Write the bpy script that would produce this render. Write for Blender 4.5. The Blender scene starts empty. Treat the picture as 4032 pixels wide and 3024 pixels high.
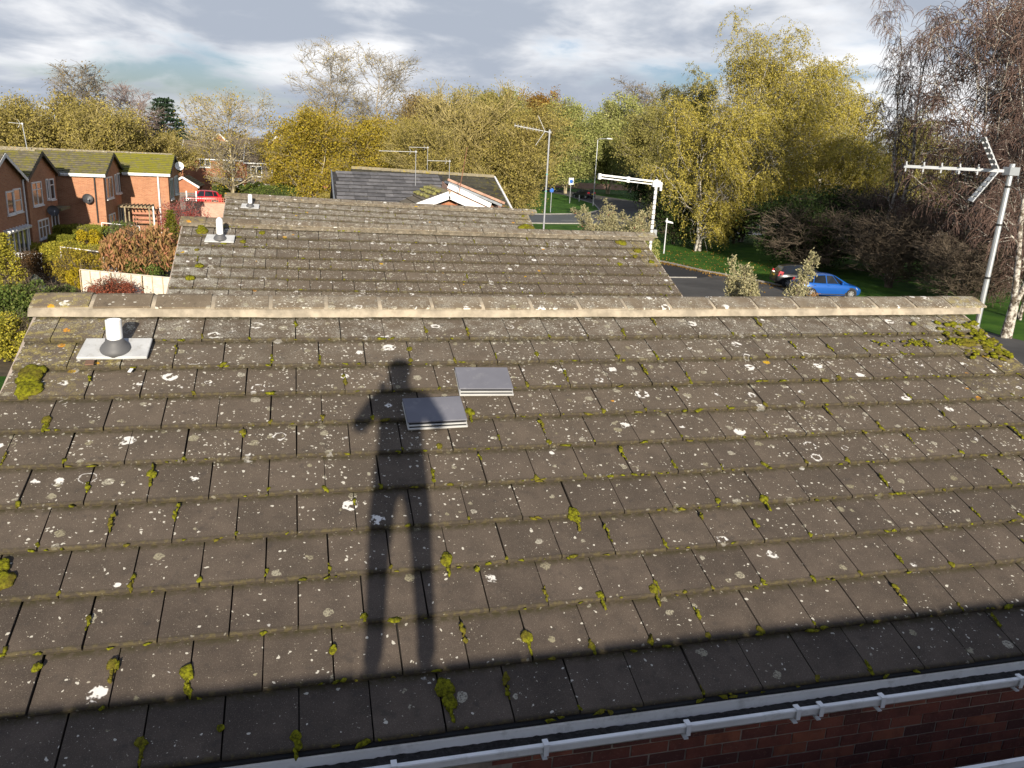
import bpy, bmesh, math, random
import numpy as np
from mathutils import Vector, Matrix, Euler
R = math.radians
scene = bpy.context.scene
col = scene.collection

# ------------------------------------------------------------------ camera
CAM_H = 7.7
cd = bpy.data.cameras.new('camera'); cam = bpy.data.objects.new('camera', cd); col.objects.link(cam)
cd.sensor_fit = 'HORIZONTAL'; cd.sensor_width = 36.0; cd.lens = 28.35
cd.clip_start = 0.05; cd.clip_end = 6000
cam.matrix_world = Matrix(((0.96870, 0.02361, -0.24710, 0.0),
                           (-0.24366, 0.28041, -0.92844, 0.0),
                           (0.04737, 0.95959, 0.27739, CAM_H),
                           (0, 0, 0, 1)))
scene.camera = cam

# ------------------------------------------------------------------ light
SUN = Vector((0.108, 0.956, -0.273)).normalized()          # direction the light travels
sl = bpy.data.lights.new('sun', 'SUN'); sl.energy = 5.0; sl.angle = R(0.53); sl.color = (1.0, 0.90, 0.74)
so = bpy.data.objects.new('sun', sl); col.objects.link(so)
so.rotation_euler = SUN.to_track_quat('-Z', 'Y').to_euler(); so.location = (-2, -20, 30)
scene.view_settings.view_transform = 'Standard'; scene.view_settings.look = 'None'
scene.view_settings.exposure = 0.55; scene.view_settings.gamma = 1.0
scene.view_settings.use_curve_mapping = False
scene.render.film_transparent = False
scene.cycles.max_bounces = 4; scene.cycles.diffuse_bounces = 1; scene.cycles.glossy_bounces = 2; scene.cycles.transmission_bounces = 2; scene.cycles.caustics_reflective = False; scene.cycles.caustics_refractive = False

def nd(nt, typ, ins=None, **props):
    n = nt.nodes.new(typ)
    for k, v in props.items(): setattr(n, k, v)
    for k, v in (ins or {}).items():
        s = n.inputs[k]
        if isinstance(v, bpy.types.NodeSocket): nt.links.new(v, s)
        else: s.default_value = v
    return n
def mth(nt, op, a, b=None, c=None, clamp=False):
    n = nt.nodes.new('ShaderNodeMath'); n.operation = op; n.use_clamp = clamp
    for i, v in enumerate((a, b, c)):
        if v is None: continue
        if isinstance(v, bpy.types.NodeSocket): nt.links.new(v, n.inputs[i])
        else: n.inputs[i].default_value = v
    return n.outputs[0]
def c4(c): return (c[0], c[1], c[2], 1.0)
def mix(nt, f, a, b, blend='MIX'):
    n = nt.nodes.new('ShaderNodeMix'); n.data_type = 'RGBA'; n.blend_type = blend
    for i, v in ((0, f), (6, a), (7, b)):
        if isinstance(v, bpy.types.NodeSocket): nt.links.new(v, n.inputs[i])
        else: n.inputs[i].default_value = v if i == 0 else c4(v)
    return n.outputs[2]
def sstep(nt, v, a, b, to0=0.0, to1=1.0):
    n = nd(nt, 'ShaderNodeMapRange', {0: v, 1: a, 2: b, 3: to0, 4: to1}, interpolation_type='SMOOTHSTEP')
    return n.outputs[0]
def noise(nt, vec, scale, detail=3.0, rough=0.55, dist=0.0):
    return nd(nt, 'ShaderNodeTexNoise', {'Vector': vec, 'Scale': scale, 'Detail': detail, 'Roughness': rough, 'Distortion': dist}).outputs[0]

w = bpy.data.worlds.new('World'); scene.world = w; w.use_nodes = True
nt = w.node_tree; nt.nodes.clear()
sky = nd(nt, 'ShaderNodeTexSky', sky_type='NISHITA', sun_disc=False, sun_elevation=R(15.8), sun_rotation=R(186.4), altitude=60, air_density=1.0, dust_density=1.5, ozone_density=1.2)
tc = nd(nt, 'ShaderNodeTexCoord')
sx = nd(nt, 'ShaderNodeSeparateXYZ', {0: tc.outputs['Generated']})
zz = mth(nt, 'ADD', mth(nt, 'MAXIMUM', sx.outputs[2], 0.0), 0.22)
pv = nd(nt, 'ShaderNodeCombineXYZ', {0: mth(nt, 'DIVIDE', sx.outputs[0], zz), 1: mth(nt, 'DIVIDE', sx.outputs[1], zz), 2: 3.7}).outputs[0]
big = noise(nt, pv, 0.42, 2.0, 0.5, 0.2)
mid = noise(nt, pv, 0.95, 6.0, 0.52, 0.35)
fine = noise(nt, pv, 2.1, 7.0, 0.55, 0.3)
cover = mth(nt, 'ADD', mth(nt, 'MULTIPLY', big, 0.55), mth(nt, 'MULTIPLY', fine, 0.45))
lum = mth(nt, 'ADD', mth(nt, 'MULTIPLY', mid, 0.6), mth(nt, 'MULTIPLY', fine, 0.4))
ccol = mix(nt, sstep(nt, lum, 0.44, 0.61), (0.385, 0.43, 0.51), (0.93, 0.93, 0.94))
blue = mix(nt, 1.0, sky.outputs[0], (0.068, 0.075, 0.098), 'MULTIPLY')
# seen edge-on near the horizon the cloud layer closes up; overhead its gaps are widened to cut the ambient light
thr = mth(nt, 'SUBTRACT', 0.64, mth(nt, 'MULTIPLY', sstep(nt, sx.outputs[2], 0.12, 0.80), 0.22))
skc = mix(nt, sstep(nt, mth(nt, 'SUBTRACT', cover, thr), 0.03, -0.08), blue, ccol)
bg = nd(nt, 'ShaderNodeBackground', {'Color': skc, 'Strength': 0.80})
nd(nt, 'ShaderNodeOutputWorld', {'Surface': bg.outputs[0]})

# ------------------------------------------------------------------ mesh helpers
WM = {}
def wmat(o): return WM.get(o.name, o.matrix_basis if o.parent is None else wmat(o.parent) @ o.matrix_parent_inverse @ o.matrix_basis)
def parent(o, p):
    o.parent = p; o.matrix_parent_inverse = wmat(p).inverted()
def tag(o, label=None, cat=None, group=None, kind=None):
    if label: o['label'] = label
    if cat: o['category'] = cat
    if group: o['group'] = group
    if kind: o['kind'] = kind
    return o
def empty(name, loc, label, cat, group=None, rz=0.0):
    o = bpy.data.objects.new(name, None); col.objects.link(o)
    o.location = loc; o.rotation_euler = (0, 0, rz); o.empty_display_size = 0.2
    WM[o.name] = Matrix.Translation(Vector(loc)) @ Matrix.Rotation(rz, 4, 'Z')
    return tag(o, label, cat, group)
def mesh_np(name, V, quads=None, tris=None, smooth=False):
    me = bpy.data.meshes.new(name)
    V = np.asarray(V, np.float32)
    nq = 0 if quads is None else len(quads); ntr = 0 if tris is None else len(tris)
    me.vertices.add(len(V)); me.vertices.foreach_set('co', V.ravel())
    li = []
    if nq: li.append(np.asarray(quads, np.int32).ravel())
    if ntr: li.append(np.asarray(tris, np.int32).ravel())
    li = np.concatenate(li); me.loops.add(len(li)); me.loops.foreach_set('vertex_index', li)
    me.polygons.add(nq + ntr)
    st = np.concatenate([np.arange(nq) * 4, nq * 4 + np.arange(ntr) * 3]).astype(np.int32)
    me.polygons.foreach_set('loop_start', st)
    if smooth: me.polygons.foreach_set('use_smooth', np.ones(nq + ntr, bool))
    me.update(calc_edges=True); me.validate()
    return me
def obj_me(name, me, material, par=None, loc=None, rot=None):
    o = bpy.data.objects.new(name, me); col.objects.link(o)
    if material and not me.materials: me.materials.append(material)
    if loc is not None: o.location = loc
    if rot is not None: o.rotation_euler = rot
    if par is not None: o.parent = par
    return o
class MB:
    def __init__(s): s.v = []; s.f = []
    def pts(s, P, F):
        b = len(s.v); s.v += [tuple(p) for p in P]; s.f += [tuple(b + i for i in f) for f in F]; return s
    def hexa(s, P):   # 4 bottom + 4 top
        return s.pts(P, [(3, 2, 1, 0), (4, 5, 6, 7), (0, 1, 5, 4), (1, 2, 6, 5), (2, 3, 7, 6), (3, 0, 4, 7)])
    def box(s, c, d, m=None):
        x, y, z = d[0] / 2, d[1] / 2, d[2] / 2
        P = [Vector(p) for p in ((-x, -y, -z), (x, -y, -z), (x, y, -z), (-x, y, -z), (-x, -y, z), (x, -y, z), (x, y, z), (-x, y, z))]
        if m is not None: P = [m @ p for p in P]
        return s.hexa([p + Vector(c) for p in P])
    def bb(s, a, b): return s.box([(a[i] + b[i]) / 2 for i in range(3)], [abs(b[i] - a[i]) for i in range(3)])
    def tube(s, pts, rad, k=8, cap=True):
        pts = [Vector(p) for p in pts]; n = len(pts)
        if not isinstance(rad, (list, tuple)): rad = [rad] * n
        b = len(s.v); up = None
        for i, p in enumerate(pts):
            d = (pts[min(i + 1, n - 1)] - pts[max(i - 1, 0)]).normalized()
            a = Vector((0, 0, 1)) if abs(d.z) < 0.9 else Vector((1, 0, 0))
            x = d.cross(a).normalized(); y = d.cross(x)
            for j in range(k):
                t = 2 * math.pi * j / k
                s.v.append(tuple(p + (x * math.cos(t) + y * math.sin(t)) * rad[i]))
        for i in range(n - 1):
            for j in range(k):
                s.f.append((b + i * k + j, b + i * k + (j + 1) % k, b + (i + 1) * k + (j + 1) % k, b + (i + 1) * k + j))
        if cap:
            s.f.append(tuple(b + j for j in range(k - 1, -1, -1))); s.f.append(tuple(b + (n - 1) * k + j for j in range(k)))
        return s
    def bar(s, a, b, w, h=None, up=(0, 0, 1)):
        a = Vector(a); b = Vector(b); d = (b - a).normalized(); h = h or w
        x = d.cross(Vector(up))
        if x.length < 1e-4: x = d.cross(Vector((1, 0, 0)))
        x.normalize(); y = x.cross(d); x *= w / 2; y *= h / 2
        return s.hexa([a - x - y, a + x - y, b + x - y, b - x - y, a - x + y, a + x + y, b + x + y, b - x + y])
    def prism(s, poly, axis_vec):   # poly: list of 3d pts (planar), extruded by axis_vec
        n = len(poly); b = len(s.v); e = Vector(axis_vec)
        s.v += [tuple(p) for p in poly] + [tuple(Vector(p) + e) for p in poly]
        s.f.append(tuple(range(b + n - 1, b - 1, -1))); s.f.append(tuple(range(b + n, b + 2 * n)))
        for i in range(n):
            j = (i + 1) % n; s.f.append((b + i, b + j, b + n + j, b + n + i))
        return s
    def lathe(s, prof, c, k=16, axis='Z'):
        b = len(s.v); c = Vector(c)
        for r, h in prof:
            for j in range(k):
                t = 2 * math.pi * j / k; x, y = r * math.cos(t), r * math.sin(t)
                s.v.append(tuple(c + (Vector((x, y, h)) if axis == 'Z' else Vector((x, h, y)) if axis == 'Y' else Vector((h, x, y)))))
        for i in range(len(prof) - 1):
            for j in range(k):
                s.f.append((b + i * k + j, b + i * k + (j + 1) % k, b + (i + 1) * k + (j + 1) % k, b + (i + 1) * k + j))
        s.f.append(tuple(b + j for j in range(k - 1, -1, -1))); s.f.append(tuple(b + (len(prof) - 1) * k + j for j in range(k)))
        return s
    def build(s, name, material, par=None, origin=None, smooth=False, bevel=0.0, fix=True):
        me = bpy.data.meshes.new(name)
        og = Vector(origin) if origin is not None else (wmat(par).translation if par is not None else Vector((0, 0, 0)))
        me.from_pydata([tuple(Vector(v) - og) for v in s.v], [], s.f)
        if fix:
            bm = bmesh.new(); bm.from_mesh(me); bmesh.ops.recalc_face_normals(bm, faces=bm.faces); bm.to_mesh(me); bm.free()
        if smooth: me.polygons.foreach_set('use_smooth', np.ones(len(me.polygons), bool))
        o = bpy.data.objects.new(name, me); col.objects.link(o)
        if material: me.materials.append(material)
        o.location = og
        if par is not None: parent(o, par)
        if bevel:
            b = o.modifiers.new('bevel', 'BEVEL'); b.width = bevel; b.segments = 2; b.limit_method = 'ANGLE'
        if smooth and fix:
            try:
                me.set_sharp_from_angle(angle=R(35))
            except Exception: pass
        return o

# ------------------------------------------------------------------ materials
def new_mat(name):
    m = bpy.data.materials.new(name); m.use_nodes = True
    nt = m.node_tree; nt.nodes.clear()
    out = nt.nodes.new('ShaderNodeOutputMaterial'); b = nt.nodes.new('ShaderNodeBsdfPrincipled')
    nt.links.new(b.outputs[0], out.inputs[0])
    return m, nt, b, out
def setin(nt, b, k, v):
    if isinstance(v, bpy.types.NodeSocket): nt.links.new(v, b.inputs[k])
    else: b.inputs[k].default_value = c4(v) if k in ('Base Color',) else v
def bump(nt, b, h, strength=0.4, dist=0.01):
    n = nd(nt, 'ShaderNodeBump', {'Height': h, 'Strength': strength, 'Distance': dist})
    nt.links.new(n.outputs[0], b.inputs['Normal'])
def plain(name, c, rough=0.6, metal=0.0, var=0.25, scale=6.0, bmp=0.0, spec=0.5, dirt=None, rnd=0.0):
    m, nt, b, _ = new_mat(name)
    pos = nd(nt, 'ShaderNodeNewGeometry').outputs['Position']
    n1 = noise(nt, pos, scale, 5.0)
    colr = mix(nt, sstep(nt, n1, 0.3, 0.7), [x * (1 - var) for x in c], [min(1, x * (1 + var * 0.6)) for x in c])
    if dirt:
        n2 = noise(nt, pos, scale * 2.3, 6.0, 0.65)
        colr = mix(nt, sstep(nt, n2, 0.52, 0.72, 0, dirt[1]), colr, dirt[0])
    if rnd:
        oi = nd(nt, 'ShaderNodeObjectInfo').outputs['Random']
        colr = mix(nt, 1.0, colr, mix(nt, oi, (1 - rnd,) * 3, (1 + rnd,) * 3), 'MULTIPLY')
    setin(nt, b, 'Base Color', colr); setin(nt, b, 'Roughness', rough); setin(nt, b, 'Metallic', metal)
    b.inputs['Specular IOR Level'].default_value = spec
    if bmp: bump(nt, b, noise(nt, pos, scale * 12, 4.0), bmp, 0.01)
    return m

def tile_mat(name, c0, c1, dens_gain=1.0, lip_band=1.0):
    m, nt, b, _ = new_mat(name)
    pos0 = nd(nt, 'ShaderNodeNewGeometry').outputs['Position']
    wv = nd(nt, 'ShaderNodeTexNoise', {'Vector': pos0, 'Scale': 34.0, 'Detail': 2.0}).outputs[1]
    wsub = nd(nt, 'ShaderNodeVectorMath', {0: wv, 1: (0.5, 0.5, 0.5)}, operation='SUBTRACT').outputs[0]
    wsc = nd(nt, 'ShaderNodeVectorMath', {0: wsub, 'Scale': 0.035}, operation='SCALE').outputs[0]
    pos = nd(nt, 'ShaderNodeVectorMath', {0: pos0, 1: wsc}, operation='ADD').outputs[0]
    oi = nd(nt, 'ShaderNodeObjectInfo')
    cs = nd(nt, 'ShaderNodeSeparateColor', {0: oi.outputs['Color']})
    dens, yel, wht = cs.outputs[0], cs.outputs[1], cs.outputs[2]
    rnd = oi.outputs['Random']
    n1 = noise(nt, pos0, 5.0, 3.0, 0.6)
    f = mth(nt, 'ADD', mth(nt, 'MULTIPLY', n1, 1.1), mth(nt, 'SUBTRACT', mth(nt, 'MULTIPLY', rnd, 0.28), 0.19))
    base = mix(nt, sstep(nt, f, 0.15, 0.95), c0, c1)
    base = mix(nt, mth(nt, 'MULTIPLY', dens, 0.34), base, (0.215, 0.172, 0.122))  # lichen film, with the paleness of grazing view put into the colour
    sp = noise(nt, pos0, 210.0, 2.0, 0.7)
    base = mix(nt, sstep(nt, sp, 0.58, 0.72, 0, 0.55), base, (0.33, 0.29, 0.22))
    base = mix(nt, sstep(nt, sp, 0.42, 0.28, 0, 0.5), base, (0.035, 0.03, 0.028))
    st = noise(nt, pos0, 14.0, 3.0, 0.65)
    base = mix(nt, sstep(nt, st, 0.55, 0.75, 0, 0.55), base, (0.055, 0.047, 0.042))
    zone = sstep(nt, noise(nt, pos0, 2.6, 3.0, 0.6), 0.35, 0.7, 0.35, 1.5)
    d2 = mth(nt, 'MULTIPLY', dens, zone)
    brk = noise(nt, pos0, 95.0, 2.0, 0.65)
    def spots(scale, r0, r1, keep, off):
        pp = nd(nt, 'ShaderNodeVectorMath', {0: pos, 1: off}, operation='ADD').outputs[0]
        v = nd(nt, 'ShaderNodeTexVoronoi', {'Vector': pp, 'Scale': scale, 'Randomness': 1.0})
        s = nd(nt, 'ShaderNodeSeparateColor', {0: v.outputs['Color']})
        k = mth(nt, 'LESS_THAN', s.outputs[0], keep)
        rad = mth(nt, 'ADD', mth(nt, 'MULTIPLY', mth(nt, 'POWER', s.outputs[1], 1.8), r1 - r0), r0)
        inside = mth(nt, 'SUBTRACT', rad, v.outputs['Distance'])
        return mth(nt, 'MULTIPLY', sstep(nt, inside, 0.0, 0.05), k), v.outputs['Distance'], rad, s.outputs[2]
    # greyish cream patches, 2-6 cm
    m1, _, _, h1 = spots(11.0, 0.10, 0.42, mth(nt, 'MULTIPLY', d2, 0.75 * dens_gain), (3.1, 1.7, 0.4))
    m1 = mth(nt, 'MULTIPLY', m1, sstep(nt, brk, 0.36, 0.56, 0.15, 0.85))
    base = mix(nt, m1, base, mix(nt, h1, (0.30, 0.27, 0.17), (0.47, 0.44, 0.36)))
    # small white specks
    m2, _, _, _ = spots(38.0, 0.10, 0.42, mth(nt, 'MULTIPLY', d2, 0.75 * dens_gain), (0.3, 7.7, 2.4))
    base = mix(nt, mth(nt, 'MULTIPLY', m2, 0.9), base, (0.62, 0.59, 0.51))
    m2b, _, _, _ = spots(80.0, 0.10, 0.34, mth(nt, 'ADD', mth(nt, 'MULTIPLY', d2, 0.3), 0.10), (5.3, 2.7, 2.4))
    base = mix(nt, mth(nt, 'MULTIPLY', m2b, 0.7), base, (0.55, 0.50, 0.40))
    # clean white rosettes and broken rings
    m3, dd, rr, hh = spots(6.5, 0.12, 0.40, mth(nt, 'MULTIPLY', d2, 0.46 * dens_gain), (9.3, 4.7, 1.4))
    ring = sstep(nt, mth(nt, 'SUBTRACT', dd, mth(nt, 'MULTIPLY', mth(nt, 'MULTIPLY', rr, hh), 0.85)), -0.02, 0.03)
    gaps = sstep(nt, noise(nt, pos0, 22.0, 2.0), 0.42, 0.50)
    m3 = mth(nt, 'MULTIPLY', mth(nt, 'MULTIPLY', m3, ring), gaps)
    base = mix(nt, mth(nt, 'MULTIPLY', m3, 0.95), base, (0.80, 0.78, 0.74))
    # whole-tile white crust
    cr = mth(nt, 'MULTIPLY', wht, sstep(nt, brk, 0.45, 0.58))
    cr = mth(nt, 'MULTIPLY', cr, sstep(nt, noise(nt, pos0, 7.0, 3.0), 0.38, 0.60))
    base = mix(nt, cr, base, (0.55, 0.54, 0.47))
    # yellow crust and orange rosettes
    yc = mth(nt, 'MULTIPLY', yel, sstep(nt, mth(nt, 'ADD', mth(nt, 'MULTIPLY', brk, 0.5), mth(nt, 'MULTIPLY', noise(nt, pos0, 16.0, 3.0), 0.5)), 0.49, 0.58))
    base = mix(nt, mth(nt, 'MULTIPLY', yc, 0.8), base, (0.36, 0.30, 0.10))
    m4, _, _, h4 = spots(7.0, 0.14, 0.36, mth(nt, 'ADD', mth(nt, 'MULTIPLY', yel, 0.26), mth(nt, 'MULTIPLY', d2, 0.022)), (1.3, 14.7, 6.4))
    m4 = mth(nt, 'MULTIPLY', m4, sstep(nt, brk, 0.38, 0.5, 0.3, 1.0))
    base = mix(nt, m4, base, mix(nt, h4, (0.62, 0.40, 0.01), (0.60, 0.27, 0.03)))
    # dark brown band with mossy bits along the lower lip and soil under the tile above
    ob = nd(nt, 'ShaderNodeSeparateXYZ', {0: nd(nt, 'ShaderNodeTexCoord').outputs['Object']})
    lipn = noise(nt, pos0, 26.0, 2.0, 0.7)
    lip = mth(nt, 'MULTIPLY', sstep(nt, ob.outputs[1], 0.026, 0.004), lip_band)
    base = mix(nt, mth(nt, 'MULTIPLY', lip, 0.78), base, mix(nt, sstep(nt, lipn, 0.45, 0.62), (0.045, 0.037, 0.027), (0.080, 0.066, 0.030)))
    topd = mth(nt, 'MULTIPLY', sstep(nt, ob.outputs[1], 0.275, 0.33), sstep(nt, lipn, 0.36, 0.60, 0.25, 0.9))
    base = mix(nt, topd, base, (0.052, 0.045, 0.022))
    setin(nt, b, 'Base Color', base); setin(nt, b, 'Roughness', 0.92); b.inputs['Specular IOR Level'].default_value = 0.2
    h = mth(nt, 'ADD', mth(nt, 'MULTIPLY', sp, 0.5), mth(nt, 'ADD', mth(nt, 'MULTIPLY', m1, 0.5), mth(nt, 'MULTIPLY', n1, 0.8)))
    bump(nt, b, h, 0.55, 0.004)
    return m

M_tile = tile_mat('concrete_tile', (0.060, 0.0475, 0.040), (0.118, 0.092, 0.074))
M_ridge = tile_mat('ridge_concrete', (0.13, 0.10, 0.07), (0.24, 0.195, 0.14), 1.0, 0.0)
M_under = plain('roof_underlay', (0.02, 0.018, 0.016), 0.95)
M_mortar = plain('ridge_mortar', (0.36, 0.31, 0.24), 0.95, var=0.3, scale=9.0, bmp=0.5, dirt=((0.24, 0.20, 0.15), 0.5))
M_pvc = plain('white_plastic', (0.84, 0.85, 0.86), 0.35, var=0.06, scale=4.0, dirt=((0.25, 0.25, 0.23), 0.35))
M_pvc_clean = plain('clean_white_plastic', (0.80, 0.81, 0.82), 0.35, var=0.04)
M_gutdirt = plain('gutter_silt', (0.035, 0.032, 0.030), 0.95, var=0.5, scale=25.0, bmp=0.8, dirt=((0.11, 0.11, 0.11), 0.6))
M_slabwhite = plain('pale_slab', (0.50, 0.51, 0.52), 0.7, var=0.12, scale=8.0, bmp=0.2, dirt=((0.30, 0.29, 0.26), 0.5))
M_rubber = plain('grey_collar', (0.10, 0.10, 0.105), 0.6, var=0.15)
M_ventgrey = plain('grey_vent_plastic', (0.165, 0.167, 0.197), 0.75, var=0.08, scale=5.0, dirt=((0.30, 0.30, 0.31), 0.3), spec=0.25)
M_ventedge = plain('vent_louvre_edge', (0.46, 0.46, 0.45), 0.6, var=0.12)
M_dark = plain('dark_gap', (0.012, 0.012, 0.013), 0.9)
M_aerial = plain('aerial_grey', (0.30, 0.31, 0.33), 0.5, 0.3, var=0.1, scale=12.0)
M_alu = plain('aluminium', (0.50, 0.52, 0.55), 0.35, 0.6, var=0.08, scale=12.0)
M_white = plain('white_paint', (0.78, 0.79, 0.80), 0.5, var=0.06, scale=3.0)
M_blacktape = plain('black_tape', (0.02, 0.02, 0.02), 0.5)
M_teal = plain('teal_tape', (0.03, 0.42, 0.38), 0.5)
M_glass_dark = plain('window_glass', (0.035, 0.045, 0.055), 0.08, var=0.3, scale=0.8, spec=0.8)
M_glass_warm = plain('window_glass_warm', (0.30, 0.19, 0.12), 0.15, var=0.3, scale=1.2, spec=0.7)  # warm brown pane colour
M_lead = plain('lead_flashing', (0.22, 0.24, 0.27), 0.5, 0.2, var=0.2, scale=5.0)
M_wood = plain('weathered_timber', (0.30, 0.24, 0.15), 0.85, var=0.3, scale=7.0, bmp=0.3)
M_terra = plain('terracotta_timber', (0.46, 0.20, 0.13), 0.85, var=0.2)
M_tarmac = plain('asphalt', (0.075, 0.072, 0.070), 0.9, var=0.3, scale=0.5, bmp=0.5, dirt=((0.085, 0.08, 0.075), 0.6))
M_tarmac_dark = plain('dark_asphalt', (0.018, 0.018, 0.021), 0.85, var=0.25, scale=0.6, bmp=0.4)
M_tarmac_blue = plain('bluish_asphalt', (0.05, 0.053, 0.060), 0.42, var=0.3, scale=0.5, bmp=0.15)  # sky reflection tinted into the base colour, on a smoother surface
M_kerb = plain('kerb_concrete', (0.33, 0.32, 0.30), 0.9, var=0.2)
M_paving = plain('pale_paving', (0.34, 0.32, 0.28), 0.9, var=0.2, scale=1.5)
M_roadpaint = plain('road_paint', (0.62, 0.62, 0.60), 0.7, var=0.25, scale=5.0)

def brick_mat(name, c1, c2, mort, scale=1.0):
    m, nt, b, _ = new_mat(name)
    g = nd(nt, 'ShaderNodeNewGeometry')
    s = nd(nt, 'ShaderNodeSeparateXYZ', {0: g.outputs['Position']})
    v = nd(nt, 'ShaderNodeCombineXYZ', {0: mth(nt, 'ADD', s.outputs[0], s.outputs[1]), 1: s.outputs[2], 2: 0.0}).outputs[0]
    bt = nd(nt, 'ShaderNodeTexBrick', {'Vector': v, 'Color1': c4(c1), 'Color2': c4(c2), 'Mortar': c4(mort), 'Scale': 1.0, 'Mortar Size': 0.006 * scale, 'Brick Width': 0.225 * scale, 'Row Height': 0.075 * scale, 'Bias': 0.0})
    n = noise(nt, g.outputs['Position'], 1.3, 4.0)
    n2 = noise(nt, g.outputs['Position'], 22.0, 3.0)
    c = mix(nt, sstep(nt, n, 0.35, 0.75, 0, 0.35), bt.outputs['Color'], [x * 0.5 for x in c1])
    c = mix(nt, sstep(nt, n2, 0.5, 0.75, 0, 0.3), c, [min(1, x * 1.7) for x in c2])
    setin(nt, b, 'Base Color', c); setin(nt, b, 'Roughness', 0.9); b.inputs['Specular IOR Level'].default_value = 0.2
    bump(nt, b, bt.outputs['Fac'], -0.3, 0.006)
    return m
M_brickT = brick_mat('terrace_brick', (0.46, 0.215, 0.115), (0.36, 0.15, 0.08), (0.42, 0.32, 0.24))
M_brickF = brick_mat('far_brick', (0.42, 0.17, 0.085), (0.33, 0.12, 0.065), (0.38, 0.27, 0.19))
M_brickP = brick_mat('pale_pink_brick', (0.55, 0.34, 0.26), (0.48, 0.27, 0.20), (0.5, 0.42, 0.35))
M_brickhouse = brick_mat('house_brick', (0.13, 0.045, 0.03), (0.09, 0.03, 0.024), (0.22, 0.17, 0.14))
def near_brick():
    m, nt, b, _ = new_mat('red_brick')
    pos = nd(nt, 'ShaderNodeNewGeometry').outputs['Position']
    r = nd(nt, 'ShaderNodeObjectInfo').outputs['Random']
    cr = nd(nt, 'ShaderNodeValToRGB', {0: r})
    e = cr.color_ramp.elements; e[0].color = (0.13, 0.055, 0.048, 1); e[1].color = (0.44, 0.15, 0.08, 1)
    for p, c in ((0.3, (0.22, 0.075, 0.058, 1)), (0.6, (0.31, 0.10, 0.068, 1)), (0.8, (0.37, 0.13, 0.085, 1))):
        x = e.new(p); x.color = c
    c = mix(nt, sstep(nt, noise(nt, pos, 9.0, 4.0), 0.4, 0.7, 0, 0.5), cr.outputs[0], (0.10, 0.04, 0.036))
    c = mix(nt, sstep(nt, noise(nt, pos, 60.0, 3.0), 0.55, 0.75, 0, 0.4), c, (0.40, 0.24, 0.17))
    setin(nt, b, 'Base Color', c); setin(nt, b, 'Roughness', 0.9); bump(nt, b, noise(nt, pos, 90.0, 4.0), 0.5, 0.004)
    return m
M_brick = near_brick()
M_bmort = plain('wall_mortar', (0.44, 0.37, 0.31), 0.95, var=0.25, scale=14.0, bmp=0.5)

def roof_mat(name, c0, c1, moss, mossamt, scale=1.0):
    m, nt, b, _ = new_mat(name)
    pos = nd(nt, 'ShaderNodeNewGeometry').outputs['Position']
    v = nd(nt, 'ShaderNodeTexVoronoi', {'Vector': pos, 'Scale': 3.3 * scale})
    cc = nd(nt, 'ShaderNodeSeparateColor', {0: v.outputs['Color']}).outputs[0]
    c = mix(nt, cc, c0, c1)
    n = noise(nt, pos, 1.1 * scale, 5.0, 0.65); n2 = noise(nt, pos, 6.0 * scale, 4.0, 0.7)
    f = mth(nt, 'ADD', mth(nt, 'MULTIPLY', n, 0.5), mth(nt, 'MULTIPLY', n2, 0.5))
    c = mix(nt, sstep(nt, f, 0.68 - 0.3 * mossamt, 0.72 - 0.2 * mossamt, 0, 0.9), c, moss)
    c = mix(nt, sstep(nt, noise(nt, pos, 14.0 * scale, 3.0), 0.62, 0.72, 0, 0.5), c, (0.35, 0.33, 0.27))
    setin(nt, b, 'Base Color', c); setin(nt, b, 'Roughness', 0.92); b.inputs['Specular IOR Level'].default_value = 0.2
    bump(nt, b, n2, 0.5, 0.02)
    return m
MOSS = (0.15, 0.14, 0.018)
M_roofT1 = roof_mat('terrace_roof', (0.11, 0.098, 0.075), (0.19, 0.17, 0.125), (0.19, 0.175, 0.03), 0.75, 1.6)
M_roofT2 = roof_mat('terrace_roof_moss', (0.12, 0.11, 0.07), (0.22, 0.20, 0.12), (0.23, 0.22, 0.02), 1.0, 1.8)
M_roofF = roof_mat('far_roof', (0.10, 0.08, 0.062), (0.15, 0.12, 0.09), (0.14, 0.12, 0.04), 0.25)
M_slate = roof_mat('grey_slate', (0.03, 0.03, 0.034), (0.05, 0.05, 0.055), (0.15, 0.14, 0.12), 0.05, 1.5)
M_roofB = roof_mat('brown_roof', (0.16, 0.135, 0.10), (0.21, 0.18, 0.135), (0.24, 0.22, 0.10), 0.35)
M_roofM = roof_mat('dark_mossy_roof', (0.045, 0.042, 0.035), (0.075, 0.07, 0.05), (0.16, 0.14, 0.02), 0.5)
M_lichenridge = roof_mat('lichen_ridge', (0.22, 0.19, 0.13), (0.30, 0.26, 0.18), (0.36, 0.28, 0.05), 0.5, 2.0)

def moss_mat():
    m, nt, b, _ = new_mat('moss')
    pos = nd(nt, 'ShaderNodeNewGeometry').outputs['Position']
    n = noise(nt, pos, 45.0, 4.0, 0.7); n2 = noise(nt, pos, 6.0, 2.0)
    c = mix(nt, sstep(nt, n, 0.35, 0.65), (0.07, 0.068, 0.008), (0.25, 0.25, 0.014))
    c = mix(nt, sstep(nt, n2, 0.45, 0.62, 0, 0.6), c, (0.14, 0.105, 0.025))
    setin(nt, b, 'Base Color', c); setin(nt, b, 'Roughness', 0.95); b.inputs['Specular IOR Level'].default_value = 0.1
    bump(nt, b, noise(nt, pos, 240.0, 3.0), 0.9, 0.008)
    return m
M_moss = moss_mat()

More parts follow.
